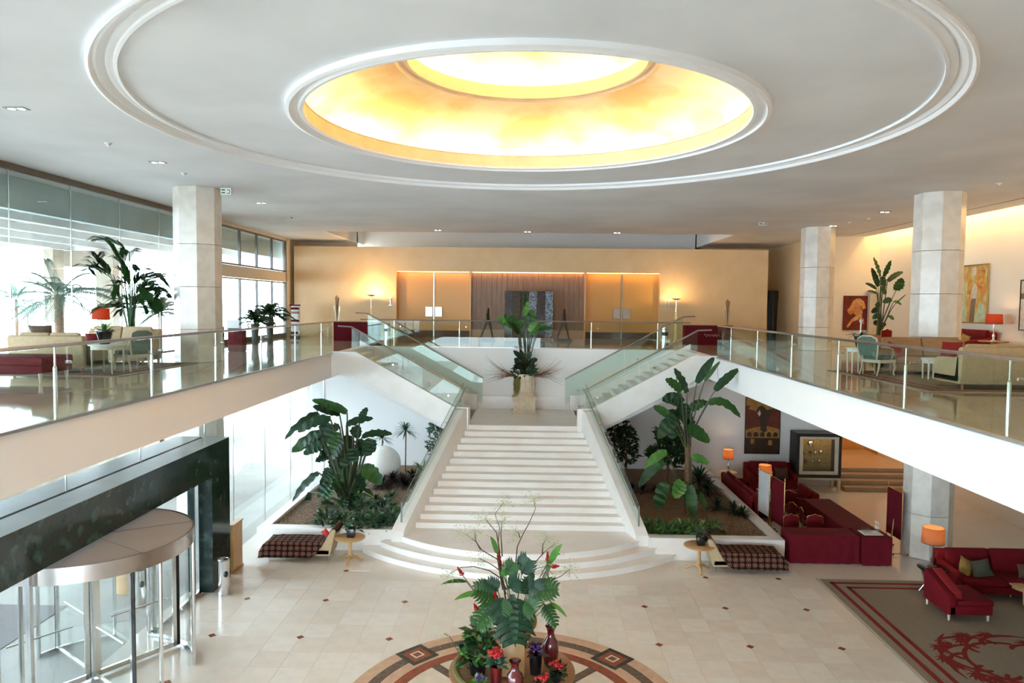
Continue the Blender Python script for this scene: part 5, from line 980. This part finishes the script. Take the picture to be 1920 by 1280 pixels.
picture('still_life_painting', 'dark painting with ochre sky and a bird over a row of bowls', ((a.x + b.x) / 2, 27.26, (a.z + b.z) / 2), 0, b.x - a.x, a.z - b.z, 'art_rust', 'black',
        [('art_ochre', [(0, .86), (1, .82), (1, 1), (0, 1)]), ('art_ochre', [(0, .28), (1, .28), (1, .44), (.6, .50), (.3, .47), (0, .42)]), ('art_dark', [(0, 0), (1, 0), (1, .28), (0, .28)]), ('art_ochre', [(.08, .80), (.40, .74), (.86, .80), (.9, .90), (.6, .96), (.2, .94)]), ('art_dark', [(.30, .76), (.42, .60), (.44, .42), (.54, .38), (.62, .40), (.62, .56), (.74, .70), (.84, .82), (.62, .78), (.48, .86), (.36, .84)]), ('art_w', [(.34, .72), (.40, .66), (.44, .72), (.40, .78)])] + bowls + [('art_ochre', [(.16, .17), (.27, .17), (.27, .26), (.16, .26)]), ('art_ochre', [(.68, .15), (.79, .15), (.79, .24), (.68, .24)])], .02)
dc = thing('display_cabinet', 'black framed lit display cabinet against the back wall', 'cabinet', (10.75, 26.7, 0)); hw = .82
MB().box(-hw, hw, .30, .36, .5, 2.15).build('cabinet_back', 'gold_fabric', dc); MB().box(-hw, -hw + .10, -.36, .36, .5, 2.15).build('side_panel', 'black', dc); MB().box(hw - .10, hw, -.36, .36, .5, 2.15).build('side_panel', 'black', dc); MB().box(-hw + .1, hw - .1, -.36, .36, 2.03, 2.15).build('cabinet_top', 'black', dc); MB().box(-hw + .1, hw - .1, -.36, .36, .5, .62).build('cabinet_bottom', 'black', dc)
MB().box(-hw + .1, hw - .1, -.34, -.31, 1.94, 2.03).box(-hw + .1, hw - .1, -.34, -.31, .62, .74).box(-hw + .1, -hw + .24, -.34, -.31, .74, 1.94).box(hw - .24, hw - .1, -.34, -.31, .74, 1.94).build('door_frame', 'wood_pale', dc); MB().box(-hw + .24, hw - .24, -.33, -.32, .74, 1.94).build('door_pane', 'glass_clear', dc)
for z in (1.0, 1.32, 1.62): MB().box(-hw + .12, hw - .12, -.25, .28, z, z + .012).build('shelf', 'glass_clear', dc)
for x in (-hw + .05, hw - .05):
    for y in (-.3, .3): MB().box(x - .05, x + .05, y - .05, y + .05, 0, .46).build('leg', 'wood_pale', dc)
MB().box(-hw, hw, -.34, .34, .42, .5).build('base_rail', 'wood_pale', dc); MB().box(-hw + .15, hw - .15, -.22, -.16, 1.99, 2.02).build('light_strip', 'case_light', dc)
mbx = None
for k, (x, z, s) in enumerate(((10.55, 1.632, .11), (10.35, 1.332, .05), (10.55, 1.332, .06), (10.75, 1.332, .05), (10.95, 1.332, .08), (10.4, 1.012, .05), (10.65, 1.012, .04), (10.9, 1.012, .06))):
    o = MB().lathe([(.001, 0), (s * .6, 0), (s, s * .7), (s * .85, s * 1.4), (s * .5, s * 1.7), (.001, s * 1.6)], seg=14).build('showcase_bowl', ['chrome', 'brass', 'vase_red'][k % 3], smooth=50); o.location = (x, 26.7, z); tag(o, ['large silver bowl on the top shelf of the display cabinet', 'small brass jar at the left of the middle cabinet shelf', 'dark red jar second on the middle cabinet shelf', 'silver jar third on the middle cabinet shelf', 'brass bowl at the right of the middle cabinet shelf', 'red jar at the left of the low cabinet shelf', 'small silver jar in the middle of the low cabinet shelf', 'brass jar at the right of the low cabinet shelf'][k], 'jar')
# front right seating group on the big rug
rg = rug('large beige rug with red double border and scroll motif', 7.25, 14.6, 9.6, 17.74, 0, 'lb')
b = MB()
def scroll(pts, r): b.tube([(x, y, .012) for x, y in pts], r, 6)
c0 = P(1915, 1245, z=0); cx, cy = c0.x - 7.25, c0.y - 9.6
random.seed(21)
for k in range(14):
    a = PI * .40 + k * PI * 1.2 / 13; R1 = .62 + .35 * random.random(); pts = []
    for i in range(9):
        f = i / 8; aa = a + .9 * f * f * (1 if k % 2 else -1); pts.append((cx + (R1 + .65 * f) * math.cos(aa), cy + (R1 + .65 * f) * math.sin(aa) * .9))
    scroll(pts, [.03, .045, .05, .045, .04, .05, .05, .035, .01]); e = pts[5]
    for q in range(5): d = a + (q - 2) * .5; scroll([e, (e[0] + .14 * math.cos(d), e[1] + .14 * math.sin(d)), (e[0] + .26 * math.cos(d + .5), e[1] + .26 * math.sin(d + .5))], [.02, .035, .008])
scroll([(cx + .95 * math.cos(t_ * .1 + 1.2), cy + .85 * math.sin(t_ * .1 + 1.2)) for t_ in range(36)], .045)
o = b.build('scroll_motif', 'rug_red', rg); o.scale = (1, 1, .12); o.location = (0, 0, .0115)
sofa('sofa', 'long dark red sofa on the beige rug at the right edge', (11.75, 17.05, .015), 0, 3.5, .95, .9, 'red_velvet', ncush=3, legm='wood_pale')
t = thing('chaise', 'red chaise with sloping side in front of the long red sofa', 'chaise', (9.62, 15.85, .015), PI / 2)
MB().box(-.5, .5, -.48, .46, .14, .34).build('base', 'red_velvet', t, bevel=.03); MB().box(-.49, .49, -.52, .28, .32, .46).build('seat_cushion', 'red_velvet', t, bevel=.05)
MB().prism([(-.50, .14), (-.50, .52), (-.40, .58), (.44, .84), (.50, .80), (.50, .14)], .30, .48, 'y').build('backrest', 'red_velvet', t, bevel=.03)
MB().prism([(-.40, .44), (-.36, .60), (.40, .86), (.46, .84), (.46, .44)], .12, .34, 'y').build('back_cushion', 'red_bright', t, bevel=.06); legs4(t, (-.42, .42), (-.42, .42), .15, .03, .02, 'wood_pale')
round_table('side_table', 'dark oval topped table with shiny curved legs beside the red chaise', (9.72, 17.0, .015), .34, .60, 'black_gloss', 'chrome', 'sabre'); lamp('tan drum shade lamp on the dark table by the red sofa', (9.72, 17.05, .615), .25, .38, .95, 'shade_tan', 'wood_dark', 16)
cushion('gold cushion at the left end of the long red sofa', (10.42, 16.9, .68), (-.3, .5, .3), (.42, .40), 'gold_fabric'); cushion('dark olive cushion beside the gold one on the red sofa', (10.75, 16.85, .66), (-.35, -.3, -.3), (.42, .40), 'olive'); cushion('wide olive cushion in the middle of the long red sofa', (11.9, 16.85, .62), (-.3, 0, 0), (.60, .32), 'brown_fabric')
p = P(1925, 1128, z=0); round_table('coffee_table', 'small round wood coffee table cut by the right frame edge', (p.x, p.y, .015), .40, .42, 'wood_light', 'wood_light'); o = MB().box(-.12, .12, -.09, .09, 0, .02).build('book', 'black', bevel=.004, seg=1); o.location = (p.x, p.y, .435); o.rotation_euler = (0, 0, .4); tag(o, 'dark book lying on the round coffee table', 'book')
# ================================================================== centre flower table
tx, ty = -.22, 11.5; th = .76
ct = thing('flower_table', 'round wooden table with flower display on the floor medallion', 'table', (tx, ty, .006)); MB().lathe([(.001, th - .05), (1.0, th - .05), (1.04, th - .03), (1.04, th - .008), (1.02, th), (.001, th)], seg=48).build('table_top', 'wood_mid', ct, smooth=40); MB().lathe([(.001, 0), (.5, 0), (.48, .05), (.16, .12), (.13, .4), (.2, th - .05), (.001, th - .05)], seg=24).build('pedestal', 'wood_mid', ct, smooth=40)
TZ = th + .006
def tp(px, py): return P(px, py, z=TZ)
bx = thing('flower_box', 'tall golden wood flower box in the middle of the round table', 'box', (tx, 11.42, TZ)); MB().box(-.21, .21, -.2, .2, 0, .56).build('box_body', 'wood_light', bx, bevel=.03); MB().box(-.20, .20, -.19, .19, .56, .60).build('moss_fill', 'moss', bx, bevel=.015)
t = thing('flower_arrangement', 'tall arrangement of branches, red ginger and split leaves', 'flower arrangement', (tx, 11.42, TZ + .6)); T0 = Vector(t.location)
SX, OX, OY = 3.368, 800, 900
def fp(x, y, D=11.42): return P(OX + x / SX, OY + y / SX, y=D) - T0
random.seed(5)
BR = [[(500, 720), (490, 690), (470, 560), (450, 400), (457, 300), (435, 215), (487, 138)], [(480, 690), (445, 500), (350, 440), (310, 390), (240, 338)], [(340, 435), (310, 380), (302, 318)], [(560, 700), (565, 520), (570, 420), (600, 350), (650, 270), (688, 180), (672, 115)], [(620, 700), (680, 530), (740, 460), (800, 410)], [(728, 470), (735, 410), (757, 370)], [(500, 690), (470, 620), (400, 570), (300, 545), (220, 550), (145, 590)], [(640, 720), (700, 690), (780, 640), (860, 600), (905, 560)], [(460, 460), (440, 330), (370, 240)], [(520, 690), (480, 580), (410, 530), (330, 490)], [(475, 480), (470, 330), (478, 255)], [(640, 700), (680, 560), (760, 540)], [(500, 900), (440, 960), (470, 840)], [(590, 360), (580, 330), (560, 325)], [(775, 640), (765, 600), (770, 570)]]
for br in BR:
    D = 11.42; pts = []; dd = random.uniform(-.12, .12)
    for i, (x, y) in enumerate(br): pts.append(fp(x + random.uniform(-4, 4), y, D + dd * i))
    bo = MB().tube(pts, [.013 - .009 * i / (len(pts) - 1) for i in range(len(pts))], 5).build('branch', 'twig', t, smooth=60); e = pts[-1]; bm_ = MB()
    for k in range(34):
        q = e + Vector((random.gauss(0, .09), random.gauss(0, .07), random.gauss(-.02, .07))); bm_.ball(q, .009, seg=4, rings=3); bm_.tube([e + (q - e) * .2, q], .0016, 3, False)
    bm_.build('berry_spray', 'berry', bo, kind='stuff')
for (x, y, L, dx, dy) in ((455, 480, 50, -.1, 1), (465, 530, 45, 0, 1), (763, 490, 70, .0, 1), (805, 545, 45, 1, .2), (215, 580, 60, -.5, .9), (430, 735, 50, 0, 1), (790, 730, 80, .8, .6), (320, 675, 40, -.9, .3), (490, 968, 45, -1, .3), (612, 966, 70, 1, .1), (312, 805, 40, -.4, 1), (340, 880, 30, -.2, 1)):
    c = fp(x, y, 11.15 if y > 650 else 11.4); d = Vector((dx, -.2, dy)).normalized(); l = L / SX * 11.4 / F; g = MB()
    for k in range(26):
        a = k * 2.4; f = k / 26; s = d.orthogonal().normalized(); q = s * math.cos(a) + d.cross(s) * math.sin(a); p_ = c + d * l * (f - .5); g.blade([p_, p_ + q * .035 * (1.1 - f) + d * .02, p_ + q * .045 * (1.1 - f) + d * .05], .035, -q + d)
    fo = g.build('ginger_flower', 'flower_red', t, smooth=60); MB().tube([c - d * l * .5, c.lerp(Vector((0, 0, -.1)), .5) + Vector((0, 0, .03)), (0, 0, -.1)], .007, 5).build('flower_stem', 'stem', fo)
def split_leaf(a, b, wd, m, D=11.2, lobes=4):
    pa, pb = fp(*a, D), fp(*b, D - random.uniform(.05, .25)); W_ = wd / SX * 11.3 / F; g = MB(); pts = bez(pa, pb, .02, lobes * 2); n = len(pts); ax = (pb - pa).normalized(); nr = Vector((random.uniform(-.4, .4), -1, random.uniform(.2, .8))); s = ax.cross(nr).normalized(); up_ = s.cross(ax)
    g.blade(pts, W_ * .26, nr, .1)
    for i in range(1, lobes * 2):
        f = i / (lobes * 2); l = W_ * .56 * math.sin(PI * min(.97, .22 + .72 * f)) ** .7 * random.uniform(.85, 1.1)
        for sd in (-1, 1): p_ = pts[i]; g.blade([p_, p_ + s * sd * l * .45 + ax * l * .12 + up_ * .015, p_ + s * sd * l * .8 + ax * l * .32, p_ + s * sd * l + ax * l * .55 - up_ * .03], (pb - pa).length / lobes * .46, nr, .1, 0, lambda q: (1, .95, .75, .05)[min(3, int(q * 3 + .5))])
    lf = g.build('leaf', m, t, smooth=60); MB().tube([pa, pa.lerp(Vector((0, 0, -.05)), .5) + Vector((0, 0, .04)), (0, 0, -.05)], .008, 5).build('petiole', 'stem', lf)
random.seed(11)
for a, b, wd, m in (((540, 720), (560, 1055), 250, 'leaf_dark'), ((600, 590), (650, 490), 130, 'leaf_dark'), ((450, 740), (290, 690), 150, 'leaf'), ((430, 780), (310, 940), 140, 'leaf'), ((660, 700), (840, 690), 140, 'leaf'), ((740, 780), (820, 935), 90, 'leaf'), ((650, 660), (740, 720), 140, 'leaf_dark'), ((500, 600), (560, 520), 110, 'leaf'), ((450, 700), (370, 640), 110, 'leaf_dark'), ((620, 760), (690, 830), 150, 'leaf'), ((480, 740), (470, 860), 130, 'leaf'), ((640, 720), (640, 600), 100, 'leaf_dark'), ((520, 680), (600, 640), 150, 'leaf_dark'), ((500, 760), (400, 860), 130, 'leaf_dark')): split_leaf(a, b, wd, m)
for a, b, wd, m in (((250, 640), (92, 657), 26, 'leaf'), ((330, 712), (172, 757), 36, 'leaf_light'), ((445, 460), (400, 355), 36, 'leaf_light'), ((775, 525), (856, 402), 44, 'leaf_light'), ((780, 775), (888, 868), 28, 'leaf_light'), ((800, 500), (845, 470), 30, 'leaf_light'), ((480, 610), (500, 550), 40, 'leaf_light'), ((760, 560), (780, 530), 40, 'leaf_light')):
    pa, pb = fp(*a, 11.3), fp(*b, 11.1); lf = MB().blade(bez(pa, pb, .03, 8), wd / SX * 11.3 / F, (.2, -1, .8), .2).build('long_leaf', m, t, smooth=60); MB().tube([pa, pa.lerp(Vector((0, 0, -.05)), .5), (0, 0, -.05)], .006, 5).build('petiole', 'stem', lf)
c = fp(662, 890, 11.5); o = MB().ball((0, 0, 0), .09, .09, .15, 16, 12).build('moss_ball', 'moss', t, smooth=80); o.location = c
bush(t, 160, .28, .3, 'leaf_blue', .16, .05, (0, -.05, -.06), 'moss_foliage', mats=['leaf_dark', 'leaf_blue'])
def vase(label, px, py, h, r, m='vase_red'):
    p = tp(px, py); o = MB().lathe([(.001, 0), (r * .78, 0), (r * .95, h * .2), (r, h * .45), (r * .92, h * .6), (r * .5, h * .72), (r * .42, h * .85), (r * .6, h * .97), (r * .72, h), (r * .64, h), (r * .36, h * .85), (.001, h * .7)], seg=28).build('vase', m, smooth=50); o.location = p; tag(o, label, 'vase')
vase('tall glossy dark red vase at the back right of the flower table', 1032, 1243, .64, .135); vase('glossy red vase at the front centre of the flower table', 965, 1302, .54, .13)
def potted(label, lab2, px, py, h, r, pm, fm, n=36, fR=.14, leafm='leaf_blue', fz=.12):
    p = tp(px, py); pot('flower_pot', lab2, p, r * .8, r, h, pm, lip=False); t_ = thing('potted_flower', label, 'flower', p + Vector((0, 0, h - .04))); bush(t_, 60, fR, .16, leafm, .10, .05, (0, 0, 0)); g = MB()
    for k in range(n):
        a = random.uniform(0, 6.3); rr = fR * .75 * math.sqrt(random.random()); q = Vector((rr * math.cos(a), rr * math.sin(a), fz + .10 * random.random())); g.ball(q, .028, .028, .02, 5, 4)
    g.build('blooms', fm, t_, smooth=60)
potted('bright red blooms in a tall red pot left of the flower box', 'tall dark red pot left of the flower box', 930, 1287, .34, .10, 'vase_red', 'flower_red', 46, .15, 'leaf_blue', .2)
potted('dark purple kale in a black pot right of the flower box', 'black pot holding purple kale', 1004, 1262, .34, .11, 'black_gloss', 'flower_purple', 40, .14, 'leaf_wine', .1)
potted('red geranium low on the right of the flower table', 'low pot under the right geranium', 1042, 1275, .12, .10, 'black_gloss', 'flower_red', 26, .16, 'leaf_dark')
potted('red geranium at the front right of the flower table', 'low pot under the front geranium', 1015, 1300, .12, .10, 'black_gloss', 'flower_red', 26, .15, 'leaf_dark')
potted('purple flowers at the front left of the flower table', 'low pot under the purple flowers', 899, 1298, .10, .09, 'black_gloss', 'flower_purple', 20, .12, 'leaf_light')
p = tp(896, 1262); t = thing('leafy_plant', 'big glossy leafy plant at the left of the flower table', 'plant', p); MB().lathe([(.001, 0), (.12, 0), (.15, .2), (.001, .2)], seg=16).build('plant_pot', 'black_gloss', t); bush(t, 190, .30, .62, 'leaf', .18, .085, (0, 0, .12), mats=['leaf_dark', 'leaf', 'leaf_light'])
t = thing('berry_twig', 'bent twig with pale berries leaning out at the table left', 'twig', tp(880, 1255)); q = [P(OX + x / SX, OY + y / SX, y=12.0) - Vector(t.location) for x, y in ((185, 1060), (160, 1010), (140, 980), (108, 968))]; MB().tube([(0, 0, 0.02)] + q, .006, 5).build('stem', 'twig', t); g = MB()
for k in range(40): e = q[-1] + Vector((random.gauss(0, .09), random.gauss(0, .06), random.gauss(-.07, .07))); g.ball(e, .009, seg=4, rings=3)
g.build('berry_spray', 'berry', t, kind='stuff')
wr_ = thing('moss_garland', 'mossy garland around the left rim of the flower table', 'garland', (tx, ty, TZ)); MB().tube([(.93 * math.cos(a * .1), .93 * math.sin(a * .1), .03) for a in range(22, 44)], .05, 8).build('moss', 'moss', wr_)
# ================================================================== ceiling fittings
def dlight(px, py, label):
    p = P(px, py, z=ZC); t = thing('downlight', label, 'ceiling light', (p.x, p.y, ZC), group='recessed ceiling downlights'); MB().box(-.17, .17, -.09, .09, -.012, .0).build('bezel', 'frame_grey', t)
    for s in (-.08, .08): MB().lathe([(.001, -.016), (.055, -.016), (.06, -.010)], s, 0, 0, 12).build('lens', 'downlight', t)
for px, py, lab in ((31, 203, 'near the left frame edge'), (296, 304, 'above the left glass wall'), (490, 380, 'between the left exit signs'), (821, 431, 'left above the gold wall'), (989, 434, 'centre above the gold wall'), (1157, 436, 'right above the gold wall'), (1562, 423, 'beside the far right column'), (1659, 397, 'left of the near right column')): dlight(px, py, 'twin recessed ceiling downlight ' + lab)
for px, py, lab in ((345, 324, 'by the left column'), (203, 268, 'over the left mezzanine'), (1027, 436, 'above the gold wall'), (1593, 416, 'near the far right column'), (1629, 409, 'between the right columns'), (1873, 343, 'near the right frame edge')):
    p = P(px, py, z=ZC); t = thing('smoke_detector', 'small white ceiling detector ' + lab, 'detector', (p.x, p.y, ZC)); MB().lathe([(.001, -.05), (.03, -.05), (.05, -.03), (.07, -.01), (.07, 0)], seg=16).build('detector_body', 'white_paint', t, smooth=40); MB().lathe([(.001, -.065), (.015, -.065), (.02, -.05)], seg=10).build('sensor', 'chrome', t)
for px, py, lab, D in ((424, 359, 'beside the left column', 19.0), (551, 407, 'above the left end of the gold wall', 26.0), (1430, 418, 'above the right end of the gold wall', 26.5)):
    p = P(px, py, y=D); t = thing('exit_sign', 'small green and white exit sign hanging ' + lab, 'sign', (p.x, D, p.z)); MB().box(-.14, .14, -.02, .02, -.09, .09).build('sign_plate', 'paper', t); MB().box(-.12, -.02, -.022, -.02, .02, .06).box(-.12, -.02, -.022, -.02, -.05, -.015).box(.03, .11, -.022, -.02, .03, .05).box(.09, .11, -.022, -.02, -.05, .05).box(.03, .11, -.022, -.02, -.06, -.04).build('pictogram', 'sign_green', t)
    for s in (-.1, .1): MB().tube([(s, 0, .09), (s, 0, ZC - p.z)], .005, 4).build('hanger', 'steel', t)
# ================================================================== palms outside
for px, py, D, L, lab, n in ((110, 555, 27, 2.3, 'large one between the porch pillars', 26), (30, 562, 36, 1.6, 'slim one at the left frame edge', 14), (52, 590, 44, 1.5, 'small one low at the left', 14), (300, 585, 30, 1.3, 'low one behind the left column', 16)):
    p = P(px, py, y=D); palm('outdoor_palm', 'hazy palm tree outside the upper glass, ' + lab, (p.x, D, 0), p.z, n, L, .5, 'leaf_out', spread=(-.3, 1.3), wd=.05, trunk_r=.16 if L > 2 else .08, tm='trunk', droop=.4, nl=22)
